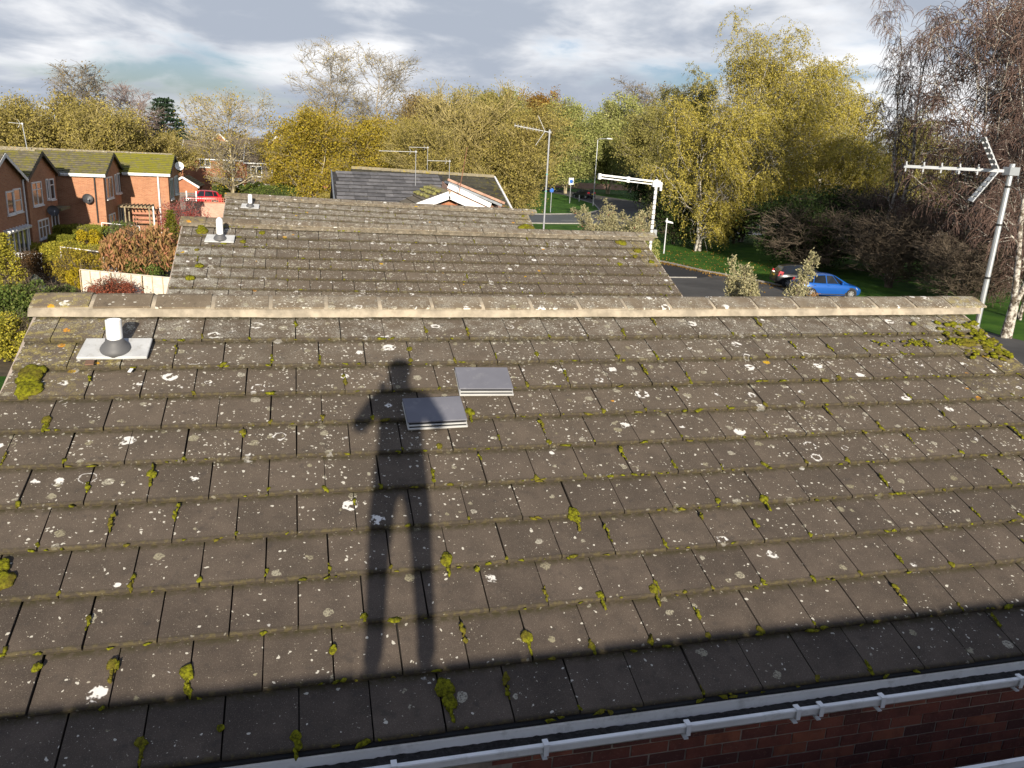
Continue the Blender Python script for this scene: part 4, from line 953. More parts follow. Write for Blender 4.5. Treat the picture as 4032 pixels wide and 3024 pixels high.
# ------------------------------------------------------------------ vegetation
def unit(v): return v / (np.linalg.norm(v, axis=-1, keepdims=True) + 1e-9)
def spawn(rg, P, Rd, nc, t0, length, K, ang, trop=(0, 0, 0), tw=0.0, wob=0.15, rr=0.55, t1=1.0, rmin=0.004):
    """children polylines along parent polylines. P (n,k,3), Rd (n,k)"""
    n, k, _ = P.shape; m = n * nc
    pi = np.repeat(np.arange(n), nc)
    t = (t0 + (t1 - t0) * ((np.tile(np.arange(nc), n) + rg.uniform(0, 1, m)) / nc)) * (k - 1)
    i = np.clip(t.astype(int), 0, k - 2); fr = (t - i)[:, None]
    a, b = P[pi, i], P[pi, i + 1]
    st = a + (b - a) * fr; tan = unit(b - a)
    r0 = (Rd[pi, i] * (1 - fr[:, 0]) + Rd[pi, i + 1] * fr[:, 0]) * rr
    rv = unit(rg.standard_normal((m, 3))); perp = unit(rv - (rv * tan).sum(1, keepdims=True) * tan)
    an = np.radians(rg.uniform(ang[0], ang[1], m))[:, None]
    d = unit(np.cos(an) * tan + np.sin(an) * perp)
    L = (length(t / (k - 1), pi) if callable(length) else np.full(m, length)) * rg.uniform(0.65, 1.2, m)
    C = np.zeros((m, K, 3)); C[:, 0] = st; tr = np.asarray(trop, float)
    for j in range(1, K):
        d = unit(d + tr * tw + wob * rg.standard_normal((m, 3)))
        C[:, j] = C[:, j - 1] + d * (L / (K - 1))[:, None]
    RR = np.maximum(r0[:, None] * np.linspace(1, 0.35, K)[None], rmin)
    return C, RR
def tubes(levels):
    """levels: list of (P,R,sides) -> verts, quads"""
    VV, QQ = [], []; off = 0
    for P, Rd, k in levels:
        a = P[:, :-1].reshape(-1, 3); b = P[:, 1:].reshape(-1, 3); ra = Rd[:, :-1].ravel(); rb = Rd[:, 1:].ravel()
        d = unit(b - a); ref = np.where(np.abs(d[:, 2:3]) < 0.9, np.array([[0, 0, 1.0]]), np.array([[1.0, 0, 0]]))
        x = unit(np.cross(d, ref)); y = np.cross(d, x)
        an = np.arange(k) * 2 * np.pi / k
        cir = np.cos(an)[None, :, None] * x[:, None] + np.sin(an)[None, :, None] * y[:, None]
        V = np.stack([a[:, None] + cir * ra[:, None, None], b[:, None] + cir * rb[:, None, None]], 1)   # n,2,k,3
        n = len(a); base = off + np.arange(n)[:, None] * (2 * k); j = np.arange(k)[None]
        Q = np.stack([base + j, base + (j + 1) % k, base + k + (j + 1) % k, base + k + j], -1).reshape(-1, 4)
        VV.append(V.reshape(-1, 3)); QQ.append(Q); off += n * 2 * k
    return np.concatenate(VV), np.concatenate(QQ)
def leaf_quads(rg, C, l, wd, bias=(0, 0, 0.4), tilt=None):
    n = len(C); s = rg.uniform(0.6, 1.25, (n, 1))
    a = unit(rg.standard_normal((n, 3)) + (np.asarray(tilt) if tilt is not None else 0)); nm = unit(rg.standard_normal((n, 3)) + np.asarray(bias))
    b = unit(np.cross(a, nm)); a = a * l * s; b = b * wd * s
    V = np.stack([C - a * 0.5, C + b * 0.5 - a * 0.05, C + a * 0.5, C - b * 0.5 - a * 0.05], 1).reshape(-1, 3)
    return V, np.arange(n * 4).reshape(-1, 4)
def stems(rg, nst, H, r0, lean, K=9, spread=0.25, top=(0.85, 1.0)):
    P = np.zeros((nst, K, 3)); az = rg.uniform(0, 6.28, nst) + np.arange(nst) * 2.4
    h = H * rg.uniform(top[0], top[1], nst); wob = 0.02 * H
    for j in range(K):
        t = j / (K - 1)
        P[:, j, 0] = np.cos(az) * (spread * (nst > 1) + lean * H * t ** 1.2) + rg.normal(0, wob * 0.35, nst) * (t > 0)
        P[:, j, 1] = np.sin(az) * (spread * (nst > 1) + lean * H * t ** 1.2) + rg.normal(0, wob * 0.35, nst) * (t > 0)
        P[:, j, 2] = h * t - (0.15 if j == 0 else 0)
    Rd = r0 * (1 - 0.88 * np.linspace(0, 1, K) ** 0.8)[None] * rg.uniform(0.8, 1.1, (nst, 1))
    return P, Rd
def limb_len(H, Rr, hb):
    zc, rz = (H + hb) / 2, (H - hb) / 2
    def f(t, pi):
        z = np.clip(t * H * 0.95, hb * 0.9, H * 0.98)
        return np.maximum(Rr * np.sqrt(np.maximum(0.12, 1 - ((z - zc) / rz) ** 2)), 0.16 * Rr) * 1.05
    return f
TREE_ME = {}
def make_tree(key, kind, H, Rr, hb, seed, leafm, barkm, leaves=30000, ls=0.16, nst=1, nl=26, r0=None, twr=0.010, wind=0.0, spread=0.3, upright=0.5, keep=0.85):
    rg = np.random.default_rng(seed); r0 = r0 or 0.018 * H
    P0, R0 = stems(rg, nst, H * 0.96, r0, 0.0 if nst == 1 else 0.10, 9, 0.2)
    t0 = max(0.08, hb / H * 0.9); ll = limb_len(H, Rr, hb)
    up = np.array((wind, 0, 1.0))
    if kind in ('round', 'twiggy', 'bare'):
        P1, R1 = spawn(rg, P0, R0, max(4, nl // nst), t0, ll, 7, (38, 72) if kind != 'twiggy' else (22, 50), up, 0.16 * upright * 2, 0.10, 0.5, 0.97)
        P2, R2 = spawn(rg, P1, R1, 8 if kind != 'bare' else 6, 0.15, lambda t, pi: 0.42 * Rr * (1 - 0.5 * t), 5, (28, 62), up, 0.10 if kind != 'twiggy' else 0.2, 0.16, 0.6)
        P3, R3 = spawn(rg, P2, R2, 6, 0.15, lambda t, pi: (0.19 if kind != 'twiggy' else 0.28) * Rr * (1 - 0.4 * t) + 0.2, 4, (25, 60) if kind != 'twiggy' else (15, 45), up, 0.10 if kind != 'twiggy' else 0.22, 0.2 if kind != 'twiggy' else 0.1, 0.6, rmin=twr)
        lv = [(P0, R0, 8), (P1, np.maximum(R1, twr * 2.0), 5), (P2, np.maximum(R2, twr * 1.4), 4), (P3, np.maximum(R3, twr), 3)]
        if kind == 'bare':
            P4, R4 = spawn(rg, P3, R3, 2, 0.2, 0.09 * Rr + 0.15, 3, (20, 55), up, 0.1, 0.15, 0.7, rmin=twr * 0.8)
            tw = [lv.pop(), (P4, np.maximum(R4, twr * 0.8), 3)]
        site = P3[:, 1:].reshape(-1, 3); sd = 0.10 * Rr * 0.6 + 0.10
    else:   # weeping birch
        P1, R1 = spawn(rg, P0, R0, max(4, nl // nst), t0, ll, 8, (30, 60), up, 0.10, 0.10, 0.5, 0.98)
        P2, R2 = spawn(rg, P1, R1, 7, 0.2, lambda t, pi: 0.34 * Rr * (1 - 0.45 * t), 5, (25, 60), (wind, 0, -0.2), 0.15, 0.15, 0.6)
        P3, R3 = spawn(rg, P2, R2, 9 if kind == 'weep' else 11, 0.25, lambda t, pi: (0.30 if kind == 'weep' else 0.15) * Rr * (1 - 0.2 * t) + 0.5, 6, (30, 90), (wind, 0, -1.0), 0.55, 0.10, 0.5, rmin=twr)
        lv = [(P0, R0, 8), (P1, R1, 5), (P2, np.maximum(R2, twr * 1.3), 4)]
        s = (P3, np.maximum(R3 * 0.6, twr), 3)
        if kind == 'weepbare': tw = [s]
        else: lv.append((P3[::3], np.maximum(R3[::3] * 0.5, twr), 3))
        site = P3[:, 1:].reshape(-1, 3); site = np.concatenate([site, (P3[:, 1:] * 0.5 + P3[:, :-1] * 0.5).reshape(-1, 3)]); sd = 0.085
    allp = P3.reshape(-1, 3); zt_ = np.percentile(allp[:, 2], 99.8); xr_ = np.percentile(np.hypot(allp[:, 0], allp[:, 1]), 96)
    k3 = np.array((Rr / xr_, Rr / xr_, H / zt_)); lv = [(a * k3, b, c) for a, b, c in lv]; site = site * k3
    if kind in ('bare', 'weepbare'): tw = [(a * k3, b, c) for a, b, c in tw]
    V, Q = tubes(lv); res = {'trunk': mesh_np(key + '_trunk', V, Q, smooth=True)}
    res['trunk'].materials.append(barkm)
    if kind in ('bare', 'weepbare'):
        V, Q = tubes(tw); me = mesh_np(key + '_twigs', V, Q); me.materials.append(leafm if kind == 'weepbare' or leaves == 0 else barkm); res['twigs'] = me
    if leaves:
        # gaps: whole clumps missing
        cell = np.floor(site / (0.22 * Rr + 0.3)).astype(int); hsh = np.modf(np.abs(np.sin(cell @ np.array((12.99, 78.23, 37.7))) * 43758.5))[0]
        site = site[hsh < keep]
        if kind == 'bare': site = site[rg.uniform(0, 1, len(site)) < 0.5]
        C = site[rg.integers(0, len(site), leaves)] + rg.normal(0, sd, (leaves, 3))
        V, Q = leaf_quads(rg, C, ls, ls * 0.62, (0, -0.4, 0.3), (0.25, 0, -0.5) if kind.startswith('weep') else None)
        me = mesh_np(key + '_crown', V, Q); me.materials.append(leafm); res['crown'] = me
    TREE_ME[key] = res
    return res
def put_tree(name, key, x, y, label, cat='tree', group=None, rz=0.0, s=1.0, sz=None, z=0.0):
    t = empty(name, (x, y, z), label, cat, group, rz); t.scale = (s, s, sz or s)
    for p, me in TREE_ME[key].items():
        o = bpy.data.objects.new(p, me); col.objects.link(o); o.parent = t
    return t

B_tan = bark_mat('tan_bark', (0.26, 0.22, 0.14), (0.46, 0.40, 0.27))
B_greytan = bark_mat('grey_tan_bark', (0.22, 0.19, 0.14), (0.38, 0.34, 0.27))
B_grey = bark_mat('grey_bark', (0.16, 0.14, 0.12), (0.30, 0.27, 0.23))
B_pink = bark_mat('pinkish_bark', (0.22, 0.16, 0.15), (0.36, 0.28, 0.25))
B_birch = bark_mat('birch_bark', (0.10, 0.08, 0.06), (0.52, 0.49, 0.44), 4.0)
B_dark = bark_mat('dark_bark', (0.07, 0.055, 0.042), (0.17, 0.135, 0.10))
B_olive = bark_mat('olive_shoots', (0.27, 0.22, 0.09), (0.46, 0.38, 0.17))
L_gold = leaf_mat('golden_birch_leaf', (0.27, 0.225, 0.04), (0.56, 0.48, 0.11), (0.66, 0.52, 0.10), 0.3, 0.2)
L_golddk = leaf_mat('bronze_birch_leaf', (0.21, 0.19, 0.05), (0.42, 0.38, 0.12), None, 0.3)
L_olive = leaf_mat('olive_gold_leaf', (0.22, 0.185, 0.05), (0.46, 0.38, 0.11), (0.52, 0.42, 0.10), 0.3, 0.25)
L_yellow = leaf_mat('yellow_leaf', (0.22, 0.17, 0.025), (0.54, 0.43, 0.05), (0.46, 0.28, 0.05), 0.3, 0.25)
L_brown = leaf_mat('brown_leaf', (0.18, 0.125, 0.05), (0.34, 0.25, 0.09), None, 0.25)
L_green = leaf_mat('pale_green_leaf', (0.19, 0.21, 0.05), (0.45, 0.46, 0.16), (0.58, 0.56, 0.23), 0.3, 0.2)
L_dkgreen = leaf_mat('dark_green_leaf', (0.018, 0.035, 0.010), (0.06, 0.09, 0.02), None, 0.2)
L_orange = leaf_mat('orange_leaf', (0.22, 0.13, 0.03), (0.40, 0.23, 0.05), None, 0.3)
L_purple = bark_mat('purple_twigs', (0.11, 0.072, 0.062), (0.21, 0.14, 0.115), 1.5)
L_cedar = leaf_mat('cedar_needles', (0.02, 0.045, 0.022), (0.055, 0.09, 0.05), None, 0.1)
L_photinia = leaf_mat('copper_pink_leaf', (0.25, 0.19, 0.06), (0.50, 0.26, 0.13), (0.58, 0.22, 0.15), 0.3, 0.2)
L_ygreen = leaf_mat('yellow_green_leaf', (0.19, 0.19, 0.03), (0.52, 0.46, 0.06), (0.66, 0.55, 0.05), 0.3, 0.2)
L_bright = leaf_mat('bright_yellow_leaf', (0.34, 0.26, 0.015), (0.62, 0.48, 0.03), None, 0.3)
L_copper = leaf_mat('dark_copper_leaf', (0.07, 0.04, 0.018), (0.15, 0.085, 0.035), None, 0.2)
L_acer = leaf_mat('red_acer_leaf', (0.22, 0.055, 0.03), (0.36, 0.12, 0.07), None, 0.2)
L_red = leaf_mat('red_berry_leaf', (0.26, 0.05, 0.05), (0.42, 0.15, 0.12), (0.5, 0.06, 0.05), 0.25)
L_laurel = leaf_mat('laurel_leaf', (0.06, 0.10, 0.02), (0.18, 0.23, 0.05), (0.34, 0.34, 0.11), 0.2)
L_hedge = leaf_mat('clipped_hedge_leaf', (0.15, 0.165, 0.02), (0.33, 0.33, 0.05), None, 0.25, 0.15)
L_pale = leaf_mat('pale_variegated_leaf', (0.25, 0.24, 0.12), (0.55, 0.50, 0.30), (0.60, 0.52, 0.25), 0.3)
L_conif = leaf_mat('golden_conifer_needles', (0.09, 0.10, 0.012), (0.26, 0.25, 0.025), None, 0.2)
L_glauc = leaf_mat('glaucous_leaf', (0.12, 0.18, 0.16), (0.28, 0.35, 0.32), None, 0.2)

# -- unique trees
make_tree('olive', 'twiggy', 10.5, 4.4, 1.2, 11, L_olive, B_olive, 22000, 0.22, nst=5, nl=40, r0=0.10, twr=0.020)
make_tree('olive2', 'twiggy', 10.0, 4.2, 1.0, 12, L_olive, B_olive, 20000, 0.22, nst=6, nl=42, r0=0.10, twr=0.022)
make_tree('bare_a', 'bare', 16, 4.6, 5.0, 21, L_brown, B_grey, 1600, 0.28, nl=26, twr=0.021, upright=0.7)
make_tree('bare_b', 'bare', 14.5, 4.2, 4.0, 22, L_brown, B_pink, 0, 0.2, nl=26, twr=0.018, upright=0.6)
TREE_ME['bare_b']['twigs'].materials.clear(); TREE_ME['bare_b']['twigs'].materials.append(B_pink)
make_tree('bare_mid', 'bare', 12.4, 4.9, 1.8, 23, L_yellow, B_tan, 2600, 0.20, nl=28, twr=0.014, upright=0.55)
make_tree('twin', 'bare', 19.5, 4.5, 6.5, 24, L_yellow, B_greytan, 900, 0.22, nl=30, twr=0.015, upright=0.85)
make_tree('twin2', 'bare', 19.5, 4.5, 6.0, 25, L_yellow, B_greytan, 900, 0.22, nl=30, twr=0.015, upright=0.85)
make_tree('yellow_a', 'round', 11.2, 4.9, 0.8, 31, L_yellow, B_tan, 34000, 0.21, nst=3, nl=36, r0=0.14, keep=0.8)
make_tree('brown_a', 'twiggy', 13.6, 4.4, 2.0, 32, L_brown, B_tan, 24000, 0.20, nst=3, nl=40, r0=0.13, twr=0.016)
make_tree('twiggy_a', 'twiggy', 13.8, 4.9, 0.8, 33, L_olive, B_olive, 12000, 0.16, nst=6, nl=60, r0=0.12, twr=0.022, keep=0.8)
make_tree('twiggy_b', 'twiggy', 12.0, 4.9, 0.5, 34, L_olive, B_olive, 34000, 0.18, nst=5, nl=50, r0=0.12, twr=0.016)
make_tree('green_a', 'round', 17.5, 7.4, 1.0, 41, L_green, B_tan, 42000, 0.34, nst=2, nl=40, r0=0.25, keep=0.85)
make_tree('green_b', 'round', 16.5, 6.8, 1.0, 42, L_golddk, B_tan, 36000, 0.34, nst=2, nl=40, r0=0.25, keep=0.82)
make_tree('gold_main', 'weep', 20.2, 8.4, 2.0, 51, L_gold, B_birch, 150000, 0.145, nst=3, nl=66, r0=0.20, wind=0.16, keep=0.9)
make_tree('gold_low', 'weep', 12.9, 5.3, 0.2, 52, L_gold, B_birch, 85000, 0.14, nst=3, nl=44, r0=0.15, wind=0.30, keep=0.88)
make_tree('dark_birch', 'weep', 17.0, 5.0, 1.0, 53, L_golddk, B_birch, 75000, 0.16, nst=2, nl=44, r0=0.17, wind=0.12, keep=0.82)
make_tree('birch_bare', 'weepbare', 19.5, 4.4, 4.5, 61, L_purple, B_birch, 0, 0.1, nst=2, nl=30, r0=0.20, twr=0.012)
make_tree('birch_purple', 'weepbare', 18.5, 5.4, 1.5, 62, L_purple, B_birch, 0, 0.1, nst=4, nl=76, r0=0.14, twr=0.016, wind=0.2)
make_tree('scrub', 'bare', 6.0, 4.4, 0.3, 63, L_purple, B_dark, 0, 0.1, nst=5, nl=50, r0=0.07, twr=0.014, upright=0.25)
TREE_ME['scrub']['twigs'].materials.clear(); TREE_ME['scrub']['twigs'].materials.append(B_dark)
make_tree('understory', 'round', 5.0, 4.0, 0.1, 64, L_dkgreen, B_dark, 16000, 0.20, nst=4, nl=40, r0=0.07)

G = 'trees behind the rooftops'
put_tree('olive_tree', 'olive', -28.5, 96, 'leftmost bushy olive-gold tree above the terrace roofs', group=G, s=1.0)
put_tree('olive_tree', 'olive2', -23.4, 98, 'tallest bushy olive-gold tree above the terrace roofs', group=G, s=1.12, rz=1.0)
put_tree('olive_tree', 'olive', -18.2, 95, 'olive-gold twiggy tree left of the dark conifer, behind mossy roof', group=G, s=0.98, rz=2.4)
put_tree('olive_tree', 'olive2', -14.6, 101, 'low olive twiggy tree beside the far white gable', group=G, s=0.80, rz=3.3)
put_tree('olive_tree', 'olive2', -34.5, 100, 'olive tree at the very left picture edge', group=G, s=0.95, rz=4.0)
put_tree('bare_tree', 'bare_a', -27.9, 125, 'bare grey tree with wide fan crown at upper left', group=G)
put_tree('bare_tree', 'bare_b', -23.8, 135, 'smaller bare pinkish tree left of the dark conifer', group=G)
put_tree('bare_tree', 'bare_mid', -7.4, 96, 'half bare tree with pale trunk before the far brick houses', group=G)
put_tree('bare_tree', 'twin', 4.0, 108, 'tall bare tree, left one of the tall pair', group=G)
put_tree('bare_tree', 'twin2', 9.8, 110, 'tall bare tree, right one of the tall pair', group=G, rz=1.9)
put_tree('yellow_tree', 'yellow_a', 1.6, 96, 'yellow-leaved tree under the left tall bare tree', group=G)
put_tree('yellow_tree', 'yellow_a', 7.2, 93, 'yellow-leaved tree directly behind the grey slate roof', group=G, rz=2.2, s=0.94)
put_tree('yellow_tree', 'yellow_a', -2.2, 103, 'small yellow tree right of the far brick house', group=G, rz=4.2, s=0.72)
put_tree('brown_tree', 'brown_a', 11.6, 100, 'brown twiggy domed tree right of the tall bare pair', group=G)
put_tree('twiggy_tree', 'twiggy_a', 16.0, 84, 'straw-coloured tree of fine upright shoots in the middle', group=G)
put_tree('twiggy_tree', 'twiggy_b', 20.6, 81, 'dense tan bushy tree behind the middle aerial', group=G, rz=0.8)
put_tree('twiggy_tree', 'twiggy_b', 12.4, 82, 'tan bushy tree just right of the slate roof aerial', group=G, rz=3.1, s=0.85)
put_tree('woodland_tree', 'green_b', 33.5, 150, 'bronze tree in the wood, left of the orange treetop', group=G, s=1.08)
put_tree('woodland_tree', 'green_a', 41.5, 165, 'pale green tree below the orange treetop', group=G, s=1.05, rz=2.0)
put_tree('woodland_tree', 'green_a', 51.0, 158, 'large pale green tree behind the black car road', group=G)
put_tree('woodland_tree', 'green_a', 62.0, 163, 'pale green tree right of the tall street lamp', group=G, s=1.1, rz=4.0)
put_tree('woodland_tree', 'green_b', 58.5, 138, 'bronze-green tree nearest behind the tall street lamp', group=G, s=0.95, rz=1.0)
put_tree('woodland_tree', 'green_b', 66, 132, 'bronze tree between street lamp and golden birches', group=G, s=1.0, rz=3.0)
put_tree('woodland_tree', 'green_b', 26.5, 148, 'bronze tree showing above the straw-coloured shoots', group=G, s=0.98, rz=5.0)
TREE_ME['orange'] = dict(TREE_ME['green_b']); me = TREE_ME['green_b']['crown'].copy(); me.materials.clear(); me.materials.append(L_orange); TREE_ME['orange']['crown'] = me
put_tree('woodland_tree', 'orange', 53.8, 190, 'rounded orange treetop on the far wood skyline', group=G, s=1.25)
put_tree('bare_tree', 'bare_a', 70.5, 172, 'pale leafless treetop left of the great golden birch', group=G, s=1.45, rz=1.0)
put_tree('birch_tree', 'dark_birch', 40.6, 88, 'bronze birch standing left behind the golden birches', group='birches', s=1.0)
put_tree('birch_tree', 'gold_low', 33.7, 65.5, 'lower golden weeping birch in front, leaning right', group='birches', s=1.0)
put_tree('birch_tree', 'gold_main', 42.6, 74, 'great golden weeping birch, tallest leafy tree', group='birches', s=1.0)
put_tree('birch_tree', 'gold_low', 56.5, 81, 'narrow golden birch right of the great golden birch', group='birches', s=1.34, rz=1.5)
put_tree('birch_tree', 'gold_low', 50.3, 66, 'golden birch filling the gap before the bare birches', group='birches', s=0.86, rz=2.6)
put_tree('birch_tree', 'dark_birch', 62, 72, 'bronze birch behind the bare silver birch', group='birches', s=0.80, rz=2.6)
put_tree('birch_tree', 'birch_bare', 41.4, 50, 'leafless silver birch with white stems against the sky', group='birches')
put_tree('birch_tree', 'birch_purple', 40.2, 41.5, 'purple-brown leafless birch at right picture edge', group='birches')
put_tree('birch_tree', 'birch_purple', 38.6, 36.0, 'lower purple-brown birch behind the near aerial', group='birches', rz=4.0, s=0.62)
put_tree('birch_tree', 'birch_purple', 46.2, 46, 'purple-brown birch behind the one at right edge', group='birches', rz=2.0, s=0.95)
put_tree('birch_tree', 'birch_bare', 33.6, 31.8, 'silver birch trunk right of the near aerial mast', group='birches', rz=2.5, s=0.85)
for i, (x, y, s, lab) in enumerate([(38.5, 46.5, 0.9, 'dark tangled thicket right of the blue car'), (42.5, 45, 1.0, 'dark brown thicket behind the aerial boom'), (37.0, 38.5, 0.75, 'bare thicket beside the near aerial mast'), (43.5, 53, 1.1, 'brown thicket under the bare silver birch'), (36.6, 53, 0.8, 'low dark thicket behind the parked cars')]):
    put_tree('thicket', 'scrub', x, y, lab, 'thicket', 'thickets under the birches', rz=i * 1.3, s=s)
for i, (x, y, s, lab) in enumerate([(37.5, 54.5, 1.0, 'dark green bush behind the parked blue car'), (41.5, 58, 1.15, 'dark ivy bush under the great golden birch'), (33.5, 70, 0.9, 'dark bush under the lower golden birch'), (46.5, 56, 1.0, 'dark evergreen bush under the bare birches'), (52.5, 118, 1.2, 'dark green bush at the far road bend'), (41.0, 72, 0.95, 'shaded bush between the two golden birch trunks'), (28.5, 112, 0.7, 'bushy undergrowth left of the grass triangle'), (49.0, 171, 1.6, 'very dark bush at the far end of side road')]):
    put_tree('bush', 'understory', x, y, lab, 'bush', 'dark bushes', rz=i * 0.9, s=s)

# far wood line
rg = np.random.default_rng(99)
C = []
for k in range(330):
    x = rg.uniform(-170, 330); y = rg.uniform(215, 300); h = rg.uniform(8, 13.5) + 3.5 * math.sin(x * 0.03) + max(0, (x - 20)) * 0.03
    q = unit(rg.standard_normal((230, 3))) * np.array((4.5, 4.5, h * 0.5)) * rg.uniform(0.75, 1.05, (230, 1)); q[:, 2] += h * 0.5
    C.append(q + np.array((x, y, 0)))
V, Q = leaf_quads(rg, np.concatenate(C), 1.0, 0.8, (0, -0.5, 0.3))
tag(obj_me('distant_wood', mesh_np('distant_wood', V, Q), leaf_mat('far_wood', (0.12, 0.095, 0.05), (0.22, 0.17, 0.075), (0.16, 0.17, 0.06), 0.2)), 'distant mixed autumn wood along the skyline', 'wood', kind='stuff')

# cedar
def conifer(name, x, y, H, Rr, hb, label, lm, bark, tiers, n, ls, flat, seed, cat='tree', group=None):
    rg = np.random.default_rng(seed); t = empty(name, (x, y, 0), label, cat, group)
    P0, R0 = stems(rg, 1, H, 0.02 * H, 0, 8); lv = [(P0, R0, 7)]; S = []
    for k in range(tiers):
        f = k / (tiers - 1); z = hb + (H - hb) * f * 0.97; rad = Rr * (1 - 0.82 * f ** 1.15) * rg.uniform(0.75, 1.1)
        nb = max(3, int(6 - 2 * f)); az = rg.uniform(0, 6.28) + np.arange(nb) * 6.28 / nb
        Pb = np.zeros((nb, 4, 3))
        for j in range(4):
            s = j / 3; Pb[:, j, 0] = np.cos(az) * rad * s; Pb[:, j, 1] = np.sin(az) * rad * s; Pb[:, j, 2] = z + flat * rad * s * s
        lv.append((Pb, np.tile(np.linspace(0.05, 0.015, 4), (nb, 1)), 3))
        m_ = int(n / tiers * (1.2 - 0.6 * f)); bi = rg.integers(0, nb, m_); s = rg.uniform(0.2, 1.0, m_) ** 0.7
        c = np.stack([np.cos(az[bi]) * rad * s, np.sin(az[bi]) * rad * s, z + flat * rad * s * s], 1) + rg.normal(0, 1, (m_, 3)) * np.array((0.16, 0.16, 0.05)) * Rr * 0.6
        S.append(c)
    V, Q = tubes(lv); o = obj_me('trunk', mesh_np(name + '_trunk', V, Q, smooth=True), bark, t)
    V, Q = leaf_quads(rg, np.concatenate(S), ls, ls * 0.5, (0, 0, 0.9)); obj_me('crown', mesh_np(name + '_crown', V, Q), lm, t)
    return t
conifer('cedar_tree', -20.3, 140, 12.8, 4.6, 5.5, 'dark green cedar standing alone on the left skyline', L_cedar, B_dark, 11, 7000, 0.5, 0.05, 5, group=G)

# -- shrubs
def shrub(name, x, y, H, Rr, label, lm, leaves, ls, seed, group=None, aspect=1.0, z=0.0, cat='shrub', droop=False, nst=6, ry=None, bark=None):
    rg = np.random.default_rng(seed); t = empty(name, (x, y, z), label, cat, group)
    P0, R0 = stems(rg, nst, H * 0.9, 0.03, 0.35 * Rr / H, 6, 0.12, (0.7, 1.0))
    P1, R1 = spawn(rg, P0, R0, 7, 0.2, 0.55 * Rr, 5, (30, 70), (0, 0, 1), 0.10, 0.15, 0.6, rmin=0.008)
    P2, R2 = spawn(rg, P1, R1, 6, 0.2, 0.28 * Rr + 0.08, 3, (30, 70), (0, 0, 0.5), 0.1, 0.2, 0.6, rmin=0.006)
    V, Q = tubes([(P0, R0, 5), (P1, R1, 4), (P2, R2, 3)]); sc = np.array((1, (ry or Rr) / Rr, 1.0))
    obj_me('stems', mesh_np(name + '_stems', V * sc, Q), bark or B_dark, t)
    # foliage: lumpy half-ellipsoid shells
    nl_ = max(5, int(leaves / 260)); cen = unit(rg.standard_normal((nl_, 3))) * rg.uniform(0.35, 0.85, (nl_, 1)) * np.array((Rr, ry or Rr, H * 0.48)); cen[:, 2] += H * 0.5
    cr = rg.uniform(0.22, 0.42, nl_) * Rr
    k = rg.integers(0, nl_, leaves); d = unit(rg.standard_normal((leaves, 3)) + np.array((0, -0.15, 0.25)))
    C = cen[k] + d * (cr[k] * rg.uniform(0.7, 1.08, leaves))[:, None]; C[:, 2] = np.maximum(C[:, 2], 0.03)
    V, Q = leaf_quads(rg, C, ls, ls * (0.32 if droop else 0.6), (0, -0.5, 0.4), (0, 0, -1.8) if droop else None)
    obj_me('foliage', mesh_np(name + '_foliage', V, Q), lm, t)
    return t
def hedge(name, a, b, wd, H, label, lm, n, ls, seed, core, group=None, lump=0.06):
    rg = np.random.default_rng(seed); a = np.array(a, float); b = np.array(b, float); L = np.linalg.norm(b - a); d = (b - a) / L; p = np.array((-d[1], d[0]))
    t = empty(name, ((a[0] + b[0]) / 2, (a[1] + b[1]) / 2, 0), label, 'hedge', group); og = np.array(((a[0] + b[0]) / 2, (a[1] + b[1]) / 2, 0))
    s = rg.uniform(0, L, n); face = rg.uniform(0, 1, n); side = np.where(rg.uniform(0, 1, n) < 0.75, -1, 1)
    top = face < wd / (wd + 1.3 * H)
    q = np.where(top, rg.uniform(-wd / 2, wd / 2, n), side * wd / 2); z = np.where(top, H, rg.uniform(0.03, H, n))
    lmp = lump * np.sin(s * 2.1 + seed) + lump * 0.7 * np.sin(s * 5.3)
    C = np.stack([a[0] + d[0] * s + p[0] * q, a[1] + d[1] * s + p[1] * q, z + np.where(top, lmp, 0)], 1) + rg.normal(0, ls * 0.5, (n, 3)); C[:, 2] = np.maximum(C[:, 2], 0.02)
    V, Q = leaf_quads(rg, C - og, ls, ls * 0.6, (0, -0.5, 0.5)); obj_me('foliage', mesh_np(name + '_foliage', V, Q), lm, t)
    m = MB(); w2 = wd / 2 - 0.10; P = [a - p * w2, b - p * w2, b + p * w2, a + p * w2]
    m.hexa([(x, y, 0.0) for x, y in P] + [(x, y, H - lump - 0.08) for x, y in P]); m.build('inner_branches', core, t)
    return t
GS = 'garden shrubs left of the roofs'
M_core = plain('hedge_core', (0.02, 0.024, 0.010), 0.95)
hedge('clipped_hedge', (-17.6, 60.3), (-12.9, 60.1), 1.6, 1.45, 'flat clipped green hedge below the terrace walls', L_hedge, 26000, 0.09, 1, M_core, lump=0.02)
hedge('clipped_hedge', (-15.5, 57.2), (-14.0, 57.1), 1.0, 1.15, 'small clipped block hedge in front of the long flat hedge', L_hedge, 9000, 0.08, 2, M_core, lump=0.02)
hedge('yellow_hedge', (-16.4, 54.9), (-11.5, 54.4), 1.5, 0.85, 'loose yellow-green hedge right of the conservatory', L_ygreen, 20000, 0.12, 3, M_core, lump=0.12)
hedge('far_hedge', (-9.6, 100.5), (4.6, 97), 1.6, 2.5, 'long rough green hedge behind the red car', L_laurel, 26000, 0.16, 4, M_core, lump=0.18)
hedge('far_hedge', (2.0, 88), (6.2, 87), 1.6, 2.4, 'yellowish hedge left of the grey slate roof', L_olive, 14000, 0.16, 5, M_core, lump=0.2)
shrub('copper_tree', -8.4, 46.0, 3.1, 2.1, 'big shrub with hanging copper-pink leaves left of second roof', L_photinia, 7500, 0.30, 71, GS, droop=True)
shrub('leafy_shrub', -7.9, 45.4, 1.7, 1.3, 'green leaves under the copper-pink shrub', L_laurel, 3500, 0.12, 72, GS)
